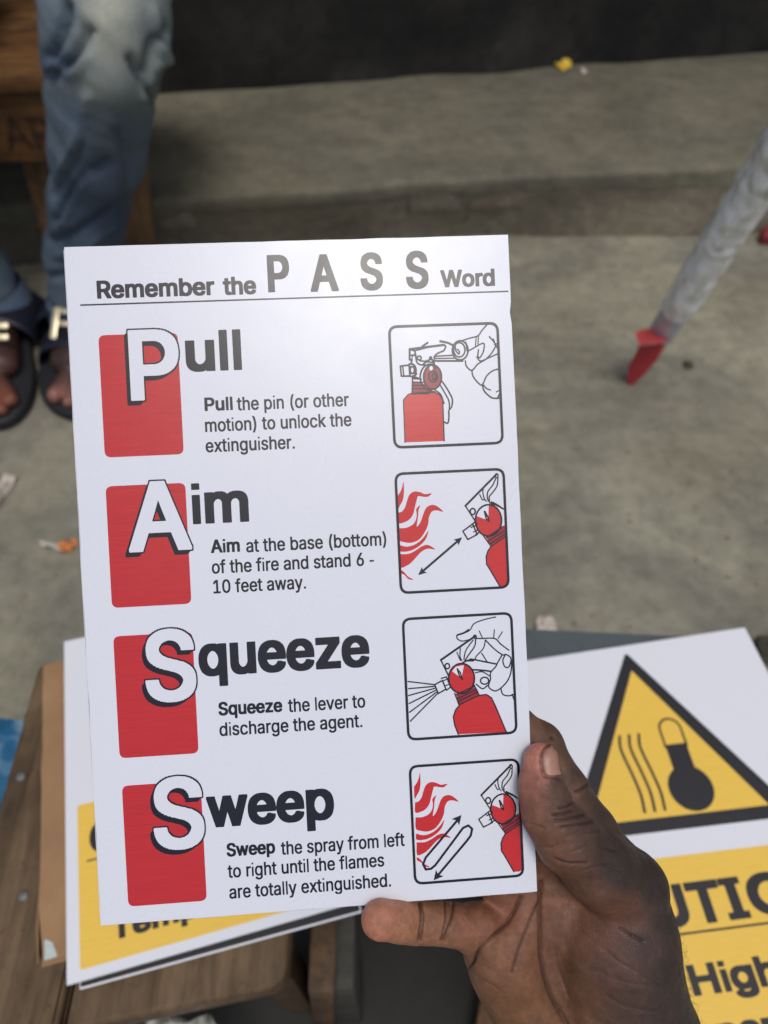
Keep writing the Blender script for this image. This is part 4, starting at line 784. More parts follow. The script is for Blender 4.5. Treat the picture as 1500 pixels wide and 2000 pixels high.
# crumpled clear wrapping at the foot of the table
w = [W(262, 2010, .66), W(300, 1990, .655), W(345, 1982, .65), (W(400, 1990, .655)), W(455, 2015, .66)]
V = []; F = []
for i, p in enumerate(smooth_line(w, 5)):
    for k in range(9):
        a = (k - 4) / 4; q = Vector(p) + Vector((a * .004, -.05 * (a + 1), -.012 * a * a)) ; V.append(q + Vector(mnoise.noise_vector(q * 60)) * .008)
n = len(V) // 9
for i in range(n - 1):
    for k in range(8): F.append((i * 9 + k, (i + 1) * 9 + k, (i + 1) * 9 + k + 1, i * 9 + k + 1))
o = link('crumpled_wrapping', mesh('crumpled_wrapping', V, F, True), M['wrap']); tag(o, 'crumpled clear plastic wrapping at the bottom edge below the wooden table', 'wrapping')
s = o.modifiers.new('thick', 'SOLIDIFY'); s.thickness = .0008

NA = R(14.5)
nb = empty('notebook', (-.229, .079, TH), NA); tag(nb, 'brown card covered notebook with a dog-eared corner on the wooden table', 'notebook')
link('page_block', box_mesh('page_block', (.001, .001, .0008), (.150, .224, .0085), .0006), M['pages'], nb)
me = box_mesh('cover', (-.002, -.0005, .009), (.152, .226, .0104), .0004, cuts=14)
for v in me.vertices:
    d = math.hypot(v.co.x + .002, v.co.y); v.co.z += .0008 * mnoise.noise(Vector((v.co.x * 40, v.co.y * 40, 0)))
    if d < .03: v.co.z -= (.03 - d) * .12; v.co.x += (.03 - d) * .06
    v.co.x += .0010 * mnoise.noise(Vector((0, v.co.y * 70, 3))) * (v.co.x < .01)
link('cover', me, M['cover'], nb)
link('back_cover', box_mesh('back_cover', (-.003, -.001, 0), (.152, .226, .0007), .0002), M['cover'], nb)
me = mesh('torn_spine', [(-.006, .006, .001), (-.003, .0, .0095), (-.0035, .03, .0095), (-.0075, .024, .001), (-.0025, .05, .0098), (-.005, .046, .002)], [(0, 1, 2, 3), (3, 2, 4, 5)])
o = link('torn_spine', me, M['cover'], nb); s = o.modifiers.new('t', 'SOLIDIFY'); s.thickness = .0008

# ------------------------------------------------------------------ caution signs
def T(film_, txt, x, y, w, cap, grow, slope=0):
    for_ = set_text(txt, x, y, w, cap, grow, slope=slope)
    film_.glyphs(for_, grow)
MM = .001
def caution(root, k, sheet, rot=0.0, h=.0006):
    """print coordinates in mm from the triangle's left corner; k scales the design"""
    s = MM * k
    base = empty('printed_face'); base.parent = root
    def P(*q): return [(x * s, y * s) for x, y in q]
    f = Film(-30 * s, -160 * s, 210 * s, 160 * s, h)
    x0, x1 = (-14, 188)
    f.area(roundc(P((x0, -144), (x1, -144), (x1, -17.2), (x0, -17.2)), .002 * k))
    f.build('yellow_panel', M['yellow'], root, .00004)
    f = Film(-10 * s, -10 * s, 190 * s, 160 * s, h)
    f.area(roundc(P((0, 0), (174.9, 0), (87.2, 143)), .004 * k), 0)
    f.build('black_triangle', M['cink'], root, .00004)
    f = Film(-10 * s, -10 * s, 190 * s, 160 * s, h)
    f.area(P((19.5, 9.6), (155, 9.6), (87.2, 126)))
    f.build('yellow_triangle', M['yellow'], root, .00008)
    f = Film(30 * s, 0, 150 * s, 110 * s, h * .6)
    for dx in (0, 7.7, 15.4):
        f.stroke(P((60.6 + dx, 72.5), (58.6 + dx, 62), (61.2 + dx, 44), (63.0 + dx, 28), (62.0 + dx, 14.8)), .0022 * k, curve=True)
    a = [(102 + 17 * math.cos(t), 28 + 17 * math.sin(t)) for t in np.linspace(0, 2 * math.pi, 48, endpoint=False)]
    f.area(P(*a)); f.area(P((93.6, 40), (110.4, 40), (110.4, 62), (93.6, 62)))
    top = [(93.6, 60)] + [(102 - 8.4 * math.cos(t), 74 + 8.4 * math.sin(t)) for t in np.linspace(0, math.pi, 16)] + [(110.4, 60)]
    f.stroke(P(*top), .0018 * k)
    f.build('heat_symbol', M['cink'], root, .00012)
    f = Film(-30 * s, -150 * s, 200 * s, -20 * s, h * .6)
    def TT(t, x, y, w, c, g): T(f, t, x * s, y * s, w * s, c * s, g * s)
    TT('CAU', -4.5, -61, 75.5, 26.2, 2.0); TT('T', 72.6, -61, 24, 26.2, 2.0)
    f.area(P((101, -61), (108.6, -61), (108.6, -34.8), (101, -34.8))); f.area(P((97, -61), (112.2, -61), (112.2, -56.4), (97, -56.4))); f.area(P((97, -39.4), (112.2, -39.4), (112.2, -34.8), (97, -34.8)))
    TT('ON', 114.6, -61, 66, 26.6, 2.0)
    f.area(P((-7, -66), (181, -66), (181, -64.6), (-7, -64.6)))
    TT('High', 57.2, -100.6, 60, 17.4, 1.3); TT('Temperature', 10, -130, 154, 17.4, 1.3)
    f.build('lettering', M['cink'], root, .00008)
    bpy.data.objects.remove(base)
def sheetmesh(x0, y0, x1, y1, th, mat, root, name='board', rot=0.0):
    me = box_mesh(name, (x0, y0, -th), (x1, y1, 0), .0002, 1, 0, 0, 6); o = link(name, me, mat, root); o.rotation_euler = (0, 0, rot); return o
hR = .42
c1 = empty('caution_sign', (.13144, .15216, hR), R(6.31)); tag(c1, 'white caution sign with its yellow heat triangle in view right of the hand', 'sign')
caution(c1, 1.0, None)
b = sheetmesh(0, -307, 0, 0, 0, None, None) if False else None
me = box_mesh('board', (-.222, -.307, -.002), (0, 0, 0), .0003, 1); o = link('board', me, [M['cwhite']], c1); o.location = (.1964, .1549, 0); o.rotation_euler = (0, 0, R(3.0))
c3 = empty('blank_board', tuple(HP(1330, 1242, .412)), R(-3)); tag(c3, 'grey-green board lying beneath the caution sign on the right, only its top strip showing', 'board')
link('sheet', box_mesh('sheet', (-.16, -.24, -.004), (.02, 0, 0), .0004, 1), M['teal'], c3)
stl = empty('low_stool', (.24, .12, 0), R(6)); tag(stl, 'low wooden stool hidden under the right caution sign', 'stool')
link('seat', box_mesh('seat', (-.085, -.17, .383), (.055, .085, .4065), .004, 2, .001), M['table'], stl)
for sx in (-.07, .04):
    for sy in (-.15, .065): link('leg', box_mesh('leg', (sx - .014, sy - .014, 0), (sx + .014, sy + .014, .3825), .003), M['post'], stl)
ang = R(14.77)
c2 = empty('caution_sign', (-.20531, .06444, hR), ang); tag(c2, 'white caution sign on the notebook, mostly covered by the held sign', 'sign')
link('board', box_mesh('board', (0, 0, -.002), (.190, .258, 0), .0003, 1), M['cwhite'], c2)
pr = empty('print', ); pr.parent = c2; pr.location = ((8.6 + 14 * .857) * MM, (6.6 + 144 * .857) * MM, 0)
caution(pr, .857, None)
for ch in list(pr.children):                                  # printed layers belong straight to the sign
    ch.parent = c2; ch.location = pr.location
bpy.data.objects.remove(pr)
c4 = empty('spare_sign', (-.20531 + .0075, .06444 - .0013, hR - .0042), ang - R(.8)); tag(c4, 'dark faced board peeping out directly below the caution sign on the notebook', 'sign')
link('board', box_mesh('board', (0, -.0006, -.0012), (.188, .25, 0), .0002, 1), M['cwhite'], c4)
link('dark_face', box_mesh('dark_face', (.001, .0006, .0001), (.187, .249, .0014), .0002, 1), M['darkback'], c4)

# ------------------------------------------------------------------ the held sign
BQ = np.array([[0.99718386, -0.04738997, 0.05812517], [0.07339086, 0.77611641, -0.62630431], [-0.01543136, 0.62880641, 0.77740875]])
BT = np.array([-0.02657746, 0.14425793, 0.77924519]); BW, BH = .150, .2289
bm4 = Matrix([[BQ[r][0], BQ[r][1], BQ[r][2], BT[r]] for r in range(3)] + [[0, 0, 0, 1]])
sign = empty('pass_sign', mw=bm4)
tag(sign, 'white laminated fire extinguisher PASS instruction sign held up in the hand', 'sign')
def B2(px, py):                                               # photograph -> sign face
    d = ray(px, py); n = BQ[:, 2]; p = CC + d * ((BT - CC) @ n / (d @ n)); q = BQ.T @ (p - BT); return (q[0], q[1])
def zb(px, py):
    d = ray(px, py); n = BQ[:, 2]; return float((BT - CC) @ n / (d @ n))
# two-ply board with very slightly wavering cut edges
def ply(name, z0, z1, off, mat, seed):
    ring = []
    cs = [(-BW / 2, -BH / 2), (BW / 2, -BH / 2), (BW / 2, BH / 2), (-BW / 2, BH / 2)]
    for i in range(4):
        a = np.array(cs[i]); b = np.array(cs[(i + 1) % 4]); n = 60
        nn = np.array([(b - a)[1], -(b - a)[0]]); nn /= np.linalg.norm(nn)
        for k in range(n):
            p = a + (b - a) * k / n; w = .00016 * mnoise.noise(Vector((p[0] * 90, p[1] * 90, seed))) * min(1, 6 * min(k, n - k) / n)
            if i == 1 and abs(p[1] - .0885) < .0014: w -= .0005
            ring.append(p + nn * (w + off))
    return link(name, prism(name, ring, z0, z1), mat, sign)
ply('printed_face', -.0009, 0, 0, M['white'], 1)
ply('backing_board', -.0022, -.00100, .0001, M['edge'], 8).location = (-.00050, -.00060, 0)
ply('core_line', -.00098, -.00092, .0001, M['darkback'], 4).location = (-.00022, -.00026, 0)
Z1, Z2, Z3, Z4 = .00003, .00006, .00009, .00012
hd = Film(-.076, .075, .076, .116, .00016); hb = Film(-.076, -.1145, .076, .095, .00012)
def line(f, t, l, r, cap, grow, yb=None):
    (x0, y0), (x1, y1) = B2(*l), B2(*r); y = (y0 + y1) / 2
    c = abs(B2(l[0], l[1] - cap)[1] - y0)
    f.glyphs(set_text(t, x0, y, x1 - x0, c, grow), grow)
def pt(v): return v / 5750.0
bold = pt(3.3)
line(hd, 'Remember', (190, 583), (420, 577), 35.5, pt(1.95)); line(hd, 'the', (436, 577), (501, 574), 35.5, pt(1.95)); line(hd, 'Word', (861, 562), (967, 558), 34, pt(1.9))
for ch, x0, x1, yb in (('P', 524, 567, 571), ('A', 607, 662, 570), ('S', 705, 749, 567), ('S', 794, 838, 564)): line(hd, ch, (x0, yb), (x1, yb - 1), 73, pt(3.3))
a = B2(158, 596); b = B2(992, 569); ym = (a[1] + b[1]) / 2
hd.stroke([(a[0], ym), (b[0], ym)], pt(3.0)); hd.build('heading', M['ink'], sign, Z1)
# words after the drop capitals
wd = Film(-.045, -.105, .05, .095, .00016)
for t, l, r, cap in (('ull', (364, 727), (473, 722), 80), ('im', (377, 1024), (487, 1019), 80), ('queeze', (389, 1318), (723, 1305), 82), ('weep', (405, 1614), (654, 1603), 80)):
    line(wd, t, l, r, cap, pt(4.3))
wd.build('word_endings', M['ink'], sign, Z1)
BODY = [('Pull', (400, 803), (455, 801), 1), ('the pin (or other', (463, 801), (682, 794), 0), ('motion) to unlock the', (401, 843), (687, 833), 0), ('extinguisher.', (402, 883), (576, 877), 0),
        ('Aim', (412, 1080), (469, 1078), 1), ('at the base (bottom)', (481, 1077), (755, 1067), 0), ('of the fire and stand 6 -', (414, 1119), (731, 1106), 0), ('10 feet away.', (417, 1158), (598, 1151), 0),
        ('Squeeze', (427, 1397), (552, 1391), 1), ('the lever to', (563, 1390), (714, 1383), 0), ('discharge the agent.', (429, 1436), (708, 1422), 0),
        ('Sweep', (443, 1672), (538, 1668), 1), ('the spray from left', (549, 1667), (791, 1655), 0), ('to right until the flames', (445, 1712), (751, 1695), 0), ('are totally extinguished.', (448, 1752), (764, 1735), 0)]
bt = Film(-.045, -.110, .055, .075, .00011)
for t, l, r, bo in BODY: line(bt, t, l, r, 26.5, pt(1.4 if bo else .75))
bt.build('instructions', M['ink'], sign, Z1)
# red panels and drop capitals
for i, (tl, br, ch, l, r, cap, g) in enumerate((((192, 655), (359, 887), 'P', (256, 783), (354, 780), 139, 5.6), ((206, 950), (374, 1179), 'A', (252, 1079), (376, 1074), 138, 5.6),
                                        ((221, 1243), (388, 1471), 'S', (286, 1371), (386, 1368), 141, 5.6), ((238, 1535), (404, 1759), 'S', (302, 1659), (402, 1656), 141, 5.6))):
    (x0, y1), (x1, y0) = B2(*tl), B2(*br)
    f = Film(x0 - .003, y0 - .003, x1 + .003, y1 + .003, .0003); f.area(roundc([(x0, y0), (x1, y0), (x1, y1), (x0, y1)], .0022))
    f.build('red_panel', M['red'], sign, Z1)
    (ax, ay), (bx_, by) = B2(*l), B2(*r); y = (ay + by) / 2; c = abs(B2(l[0], l[1] - cap)[1] - ay)
    cs = set_text(ch, ax, y, bx_ - ax, c, pt(g))
    f = Film(ax - .004, y - .004, bx_ + .003, y + c + .004, .00014)
    f.glyphs(cs, pt(g) + pt(2.3), 1.15)
    for t in (.2, .4, .6, .8, 1.0): f.glyphs([[q + [-pt(7.5) * t, -pt(9) * t] for q in g_] for g_ in cs], pt(g) - pt(.4))
    f.build('drop_capital_shadow', M['ink'], sign, Z2)
    f = Film(ax - .004, y - .004, bx_ + .003, y + c + .004, .00014); f.glyphs(cs, pt(g) - pt(.4)); f.build('drop_capital', M['print_white'], sign, Z3)

# pictograms
def picto(ox, oy, sc_, frame, draw):
    root = empty('pictogram'); root.parent = sign
    Q = lambda p: B2(ox + p[0] / sc_, oy + p[1] / sc_)
    fr = [Q(p) for p in frame]; xs_ = [p[0] for p in fr]; ys_ = [p[1] for p in fr]
    x0, x1 = (xs_[0] + xs_[3]) / 2, (xs_[1] + xs_[2]) / 2; y1, y0 = (ys_[0] + ys_[1]) / 2, (ys_[2] + ys_[3]) / 2
    f = Film(x0 - .001, y0 - .001, x1 + .001, y1 + .001, .00013)
    f.stroke(roundc([(x0, y0), (x1, y0), (x1, y1), (x0, y1)], .0028), pt(5.2), closed=True); f.build('frame', M['ink'], root, Z4)
    u = 1 / sc_ / 5750.0
    F_ = {}
    def lay(n):
        if n not in F_: F_[n] = Film(x0 + pt(1), y0 + pt(1), x1 - pt(1), y1 - pt(1), .00009)
        return F_[n]
    S = lambda n, pts, w=11, curve=True, closed=False: lay(n).stroke([Q(p) for p in pts], w * u * 1.3, curve, closed)
    def Ar(n, pts, curve=True, cut=False):
        q = [Q(p) for p in pts]
        if curve: q = smooth_line(q + [q[0]])[:-1]
        lay(n).area(q, 0, cut)
    draw(S, Ar)
    for n, (m, z) in {'red': ('pred', Z1), 'darkred': ('darkred', Z2), 'white': ('print_white', Z2 + .00001), 'ink': ('ink', Z3)}.items():
        if n in F_: F_[n].build({'red': 'red_shapes', 'darkred': 'collar', 'white': 'white_shapes', 'ink': 'line_drawing'}[n], M[m], root, z)
def ell(cx, cy, rx, ry, a0=0, a1=360, n=28, rot=0):
    c, s = math.cos(R(rot)), math.sin(R(rot)); out = []
    for t in np.linspace(R(a0), R(a1), n):
        x, y = rx * math.cos(t), ry * math.sin(t); out.append((cx + x * c - y * s, cy + x * s + y * c))
    return out
def d1(S, A):
    A('red', [(332, 1238), (318, 850), (360, 800), (400, 785), (590, 770), (640, 795), (678, 850), (690, 1225)], False)
    A('darkred', [(400, 685), (470, 685), (500, 700), (560, 745), (600, 775), (400, 790)], False)
    A('darkred', ell(585, 640, 78, 108)[:-1], False)
    A('white', ell(572, 560, 16, 22)[:-1], False)
    S('ink', [(400, 785), (360, 800), (318, 850), (332, 1238)], 7, False); S('ink', [(600, 778), (650, 800), (678, 850), (692, 1225)], 9, False)
    S('ink', [(402, 650), (398, 780)], 10, False)
    for y in (655, 685, 715, 745, 790): S('ink', [(402, y), (478 + (y - 650) * .5, y + 3)], 9, False)
    S('ink', [(400, 792), (600, 775)], 14, False)
    S('ink', ell(585, 640, 82, 112), 12, False); S('ink', ell(562, 640, 90, 118, 80, 285), 12, False)
    S('ink', ell(590, 635, 40, 50), 12, False); S('ink', ell(596, 635, 16, 28), 12, False)
    S('ink', [(560, 465), (590, 490), (610, 560)], 14, False); S('ink', ell(568, 465, 9, 9), 12, False)
    S('ink', [(400, 650), (420, 640), (480, 660)], 12); S('ink', [(415, 640), (440, 610)], 10)
    # nozzle
    S('ink', [(290, 540), (370, 530), (378, 630), (300, 632)], 12, False, True); S('ink', [(312, 540), (322, 632)], 10, False)
    S('ink', [(372, 520), (410, 525), (432, 560), (430, 610), (405, 632), (378, 632)], 12, True); S('ink', ell(400, 575, 20, 32), 12, False); S('ink', [(380, 545), (425, 545)], 9, False); S('ink', [(380, 608), (425, 605)], 9, False)
    # valve and handle
    S('ink', [(375, 385), (375, 480), (395, 482), (390, 520)], 14, False); S('ink', [(375, 385), (690, 345)], 16, False); S('ink', [(420, 400), (560, 365), (680, 350)], 8, False)
    S('ink', [(375, 385), (425, 400), (425, 440), (385, 440)], 12, False); S('ink', [(400, 440), (395, 500)], 8, False)
    S('ink', [(690, 345), (705, 360), (690, 395), (660, 410), (620, 430), (605, 455)], 12); S('ink', ell(463, 465, 18, 18), 11, False)
    S('ink', [(430, 430), (440, 500), (470, 525), (520, 530)], 11); S('ink', [(470, 490), (520, 495), (560, 480)], 11); S('ink', [(500, 520), (540, 500), (600, 510)], 10)
    S('ink', [(490, 360), (540, 325)], 14, False); S('ink', [(655, 312), (720, 325), (775, 350)], 15)
    S('ink', [(600, 450), (770, 440)], 10, False); S('ink', [(610, 470), (800, 466)], 9, False); S('ink', [(600, 492), (860, 492)], 13, False); S('ink', [(600, 450), (600, 492)], 9, False)
    S('ink', ell(838, 395, 72, 88), 12, False); S('ink', ell(830, 390, 52, 66), 11, False); S('ink', [(790, 345), (800, 400), (826, 428), (830, 405), (812, 385)], 10)
    # hand
    S('ink', [(860, 305), (920, 285), (1000, 262), (1035, 215), (1080, 165)], 10); S('ink', [(890, 320), (900, 400)], 9, False)
    S('ink', [(985, 268), (978, 360)], 8, False); S('ink', [(1005, 268), (1000, 350)], 8, False)
    S('ink', [(905, 405), (960, 375), (1050, 330), (1052, 400), (1020, 460), (1000, 450), (1005, 390)], 10); S('ink', [(990, 455), (1015, 490), (1040, 490)], 9)
    S('ink', [(885, 490), (895, 540), (945, 578), (1000, 520), (1080, 470), (1140, 400), (1160, 340), (1105, 270)], 10); S('ink', [(1140, 290), (1180, 380)], 8, False); S('ink', [(1150, 340), (1195, 330)], 8, False)
    S('ink', [(1040, 490), (1130, 450), (1195, 420)], 9); S('ink', [(945, 578), (955, 630), (1000, 690), (1040, 710), (1080, 630), (1140, 580), (1200, 565)], 10)
    S('ink', [(1040, 710), (1060, 770), (1120, 825), (1170, 835), (1200, 830)], 11); S('ink', [(1045, 705), (1080, 745), (1115, 758)], 9); S('ink', [(1170, 775), (1200, 760)], 9, False); S('ink', [(1180, 830), (1205, 780)], 9, False)
    # lower lever
    S('ink', [(665, 670), (720, 750), (765, 840), (760, 910), (735, 945), (735, 1000), (725, 1060), (690, 1050)], 11); S('ink', [(650, 705), (700, 790), (735, 860), (740, 930)], 10); S('ink', [(610, 760), (660, 800), (690, 880)], 10)
def flames(A, S, f):
    g = lambda pts: [f(*p) for p in pts]
    A('red', g([(180, 395), (205, 360), (225, 315), (240, 255), (245, 350), (235, 430), (210, 480), (185, 515)]))
    A('red', g([(190, 555), (225, 545), (255, 505), (275, 440), (300, 380), (345, 350), (400, 355), (450, 375), (515, 368), (480, 400), (440, 402), (385, 395), (370, 430), (350, 510), (335, 570), (300, 620), (250, 650), (192, 655)]))
    A('red', g([(195, 708), (260, 705), (320, 680), (355, 640), (370, 580), (365, 520), (405, 485), (388, 530), (382, 600), (370, 692), (405, 650), (430, 580), (455, 520), (490, 488), (540, 482), (585, 505), (628, 548), (570, 535), (520, 545), (490, 600), (478, 680), (440, 760), (390, 820), (320, 850), (250, 845), (198, 820)]))
    A('red', g([(200, 872), (270, 888), (340, 872), (400, 835), (450, 780), (484, 730), (465, 800), (420, 860), (350, 910), (280, 935), (205, 932)]))
    A('red', g([(205, 962), (290, 958), (360, 925), (420, 885), (480, 872), (550, 915), (480, 908), (420, 935), (370, 985), (330, 1030), (280, 1070), (212, 1088)]))
    A('red', g([(205, 1112), (240, 1130), (285, 1180), (338, 1210), (290, 1205), (250, 1165), (212, 1145)]))
def ext(A, S, f):
    g = lambda pts: [f(*p) for p in pts]
    A('red', g([(1090, 885), (1140, 850), (1200, 800), (1245, 740), (1262, 1255), (1235, 1275), (1180, 1275), (1110, 1140), (1055, 1060), (1050, 980), (1075, 920)]), False)
    A('darkred', g([(1045, 790), (1190, 690), (1230, 680), (1245, 780), (1090, 885)]), False)
    A('red', g(ell(1070, 632, 124, 150)[:-1]), False)
    A('white', g([(1068, 632), (955, 590), (975, 540), (1020, 500), (1072, 484)]), False)
    S('ink', g(ell(1070, 632, 128, 154)), 13, False); S('ink', g([(1030, 545), (1050, 620), (1075, 640), (1065, 600), (1035, 545)]), 12, False)
    for a, b in (((1050, 800), (1200, 705)), ((1065, 835), (1225, 735)), ((1085, 862), (1240, 760)), ((1090, 890), (1245, 785))): S('ink', g([a, b]), 8, False)
    S('ink', g([(1020, 780), (1055, 830), (1095, 885), (1065, 930), (1048, 985), (1052, 1060), (1090, 1120), (1180, 1275)]), 10, False)
    S('ink', g([(845, 490), (1150, 180)]), 16, False); S('ink', g(ell(1150, 195, 14, 20)), 9, False)
    S('ink', g([(845, 490), (960, 670)]), 10, False); S('ink', g(ell(916, 545, 25, 30)), 12, False)
    S('ink', g([(1162, 200), (1155, 290), (1110, 360), (1078, 400), (1080, 440)]), 10); S('ink', g([(1140, 225), (1110, 290), (1065, 350), (1060, 420), (1085, 460)]), 10)
    S('ink', g([(1020, 315), (1015, 360), (1030, 420), (1050, 445)]), 9); S('ink', g([(985, 380), (1010, 430), (1030, 425)]), 9)
    S('ink', g([(1085, 460), (1140, 480), (1180, 500), (1215, 520)]), 12); S('ink', g([(1100, 450), (1160, 480), (1215, 520)]), 9)
    S('ink', g([(820, 738), (915, 665), (960, 770), (868, 818)]), 11, False, True); S('ink', g([(885, 690), (940, 645)]), 11, False); S('ink', g([(915, 665), (945, 640)]), 9, False); S('ink', g([(945, 772), (985, 745)]), 11, False); S('ink', g([(900, 700), (950, 680)]), 9, False); S('ink', g([(925, 745), (970, 725)]), 9, False)
def head(S, A, tip, d, L_, wd_):
    d = np.array(d, float); d /= np.linalg.norm(d); n = np.array([-d[1], d[0]]); t = np.array(tip, float)
    A('ink', [tuple(t), tuple(t - d * L_ + n * wd_), tuple(t - d * L_ * .75), tuple(t - d * L_ - n * wd_)], False)
def d2(S, A):
    idf = lambda x, y: (x, y); flames(A, S, idf); ext(A, S, idf)
    S('ink', [(400, 1152), (795, 812)], 17, False); head(S, A, (812, 797), (1, -.86), 80, 38); head(S, A, (385, 1165), (-1, .86), 80, 38)
def d3(S, A):
    A('red', [(735, 1040), (800, 1000), (900, 950), (980, 932), (1050, 965), (1090, 1050), (1150, 1190), (1198, 1300), (725, 1320), (690, 1230), (675, 1150), (700, 1080)], False)
    A('darkred', [(705, 930), (875, 850), (930, 940), (735, 1040)], False); A('red', ell(757, 775, 122, 142)[:-1], False); A('white', [(757, 775), (665, 705), (700, 660), (780, 645)], False)
    S('ink', ell(757, 775, 126, 146), 13, False); S('ink', [(715, 680), (735, 750), (765, 785), (745, 720), (715, 680)], 11, False)
    for a, b in (((700, 935), (880, 850)), ((715, 975), (905, 880)), ((725, 1000), (915, 905)), ((735, 1030), (930, 940))): S('ink', [a, b], 9, False)
    S('ink', [(690, 920), (735, 1040), (700, 1080), (677, 1150), (690, 1230), (725, 1320)], 10, False); S('ink', [(880, 840), (930, 940), (1000, 932), (1050, 965), (1090, 1050), (1195, 1300)], 10, False)
    S('ink', [(555, 595), (890, 362)], 16, False); S('ink', [(555, 595), (635, 760)], 11, False); S('ink', ell(618, 655, 22, 26), 11, False); S('ink', ell(888, 368, 14, 16), 9, False)
    S('ink', [(895, 385), (885, 460), (830, 540), (790, 600)], 10); S('ink', [(870, 400), (800, 500), (780, 590)], 9); S('ink', [(745, 480), (742, 560), (760, 600)], 9); S('ink', [(712, 520), (745, 600)], 8)
    S('ink', [(770, 620), (850, 585), (1000, 615), (1100, 635)], 12, False); S('ink', [(815, 600), (870, 600)], 16, False)
    # hand over the lever
    S('ink', [(720, 350), (830, 310), (880, 240), (980, 200), (1090, 175)], 9); S('ink', [(710, 355), (715, 385), (760, 410), (840, 395)], 9); S('ink', [(720, 350), (780, 330), (825, 300)], 14)
    S('ink', [(900, 385), (960, 385), (1080, 385), (1140, 440), (1220, 500)], 10); S('ink', [(990, 400), (1080, 490), (1160, 545), (1190, 540), (1240, 580), (1220, 660), (1180, 660), (1160, 600), (1180, 550)], 10)
    S('ink', [(990, 400), (970, 480), (900, 560), (890, 590)], 9); S('ink', [(955, 530), (1005, 610)], 9, False); S('ink', [(930, 310), (960, 380)], 8, False); S('ink', [(1078, 300), (1070, 380)], 8, False); S('ink', [(1155, 320), (1115, 385)], 8, False)
    S('ink', [(1150, 550), (1110, 620), (1090, 660), (1040, 720), (1040, 780), (1020, 850), (1060, 890), (1110, 890), (1190, 820), (1235, 730), (1250, 600)], 10)
    S('ink', [(870, 690), (960, 695), (1040, 705)], 13, False); S('ink', ell(982, 797, 40, 34), 11, False); S('ink', [(890, 720), (960, 710), (1030, 750)], 9); S('ink', [(900, 830), (960, 875), (1010, 845)], 10)
    S('ink', [(1140, 870), (1160, 930), (1220, 945), (1270, 935), (1280, 1000)], 10); S('ink', [(1250, 930), (1275, 1000)], 9, False)
    # nozzle and spray
    S('ink', [(495, 835), (570, 795), (605, 880), (530, 922)], 11, False, True); S('ink', [(560, 775), (610, 760), (650, 860), (610, 890), (570, 795)], 10, False); S('ink', [(575, 800), (630, 775)], 8, False); S('ink', [(590, 850), (640, 830)], 8, False)
    for a, b in (((235, 805), (490, 835)), ((240, 875), (495, 852)), ((240, 942), (500, 870)), ((245, 1020), (505, 890)), ((250, 1105), (512, 910)), ((258, 1192), (520, 925))): S('ink', [a, b], 10, False)
def d4(S, A):
    m = lambda x, y: (x * 1.075 - 5, y * 1.075 - 12)
    mm = lambda x, y: (x * 1.04 + 20, y * 1.03 + 2); flames(A, S, mm)
    me_ = lambda x, y: (x * 1.02 + 48, y * 1.02 - 2); ext(A, S, me_)
    S('ink', [(668, 752), (330, 1150), (302, 1220), (330, 1275), (385, 1268), (430, 1230), (720, 840), (775, 815), (815, 850), (800, 920), (760, 975), (440, 1355)], 19, False)
    head(S, A, (703, 705), (1, -1.2), 100, 52); head(S, A, (413, 1388), (-1, 1.2), 100, 52)
picto(720, 600, 4.6875, [(188, 180), (1180, 145), (1225, 1245), (238, 1282)], d1)
picto(740, 890, 5, [(160, 175), (1215, 133), (1268, 1285), (218, 1338)], d2)
picto(750, 1170, 5, [(185, 190), (1240, 142), (1295, 1305), (238, 1370)], d3)
picto(770, 1460, 1500 / 280, [(162, 195), (1298, 125), (1345, 1332), (220, 1430)], d4)

# ------------------------------------------------------------------ the hand that holds the sign
def HPt(px, py, dz): return W(px, py, zb(px, py) + dz)
def chain(pts):
    out = []
    for a, b in zip(pts[:-1], pts[1:]): out.append((HPt(a[0], a[1], a[2]), HPt(b[0], b[1], b[2]), a[3], b[3]))
    return out
thumb = chain([(1056, 1485, -.0055, .0060), (1058, 1540, -.0068, .0069), (1072, 1590, -.0070, .0082), (1108, 1640, -.0055, .0100), (1165, 1690, .001, .0118), (1222, 1738, .0125, .0150)])
thenar = chain([(1222, 1738, .0125, .0150), (1203, 1835, .017, .0215), (1203, 1925, .022, .0235), (1238, 2015, .030, .0255)])
index = chain([(940, 1398, .0095, .0075), (1003, 1425, .0105, .0082), (1052, 1458, .0115, .0085), (1100, 1545, .0135, .0090), (1150, 1630, .018, .0105), (1195, 1705, .026, .0130)])
middle = chain([(820, 1560, .0095, .0072), (930, 1560, .012, .0082), (1010, 1610, .018, .0090), (1090, 1690, .026, .0110)])
ringf = chain([(760, 1660, .0095, .0070), (860, 1660, .012, .0080), (950, 1690, .018, .0088), (1040, 1760, .024, .0105)])
pinky = chain([(744, 1796, -.0034, .0066), (782, 1799, -.0004, .0063), (812, 1800, .0030, .0066), (850, 1802, .0045, .0065), (884, 1806, .0075, .0068), (930, 1815, .013, .0085), (985, 1850, .021, .0120)])
palm = chain([(1195, 1705, .028, .0120), (1100, 1750, .026, .0130), (1030, 1790, .024, .0125), (985, 1850, .022, .0128)])
palm += chain([(985, 1850, .022, .0130), (1010, 1895, .025, .0150), (1055, 1950, .028, .0175), (1100, 2030, .034, .0200)])
palm += chain([(1090, 1780, .027, .0145), (1120, 1900, .031, .0160), (1150, 2040, .036, .0200)])
arm = [(W(1110, 2050, .300), W(1200, 2300, .320), .0215, .028), (W(1235, 2040, .296), W(1330, 2300, .320), .0245, .028), (W(1265, 2300, .320), W(1450, 2900, .36), .034, .040)]
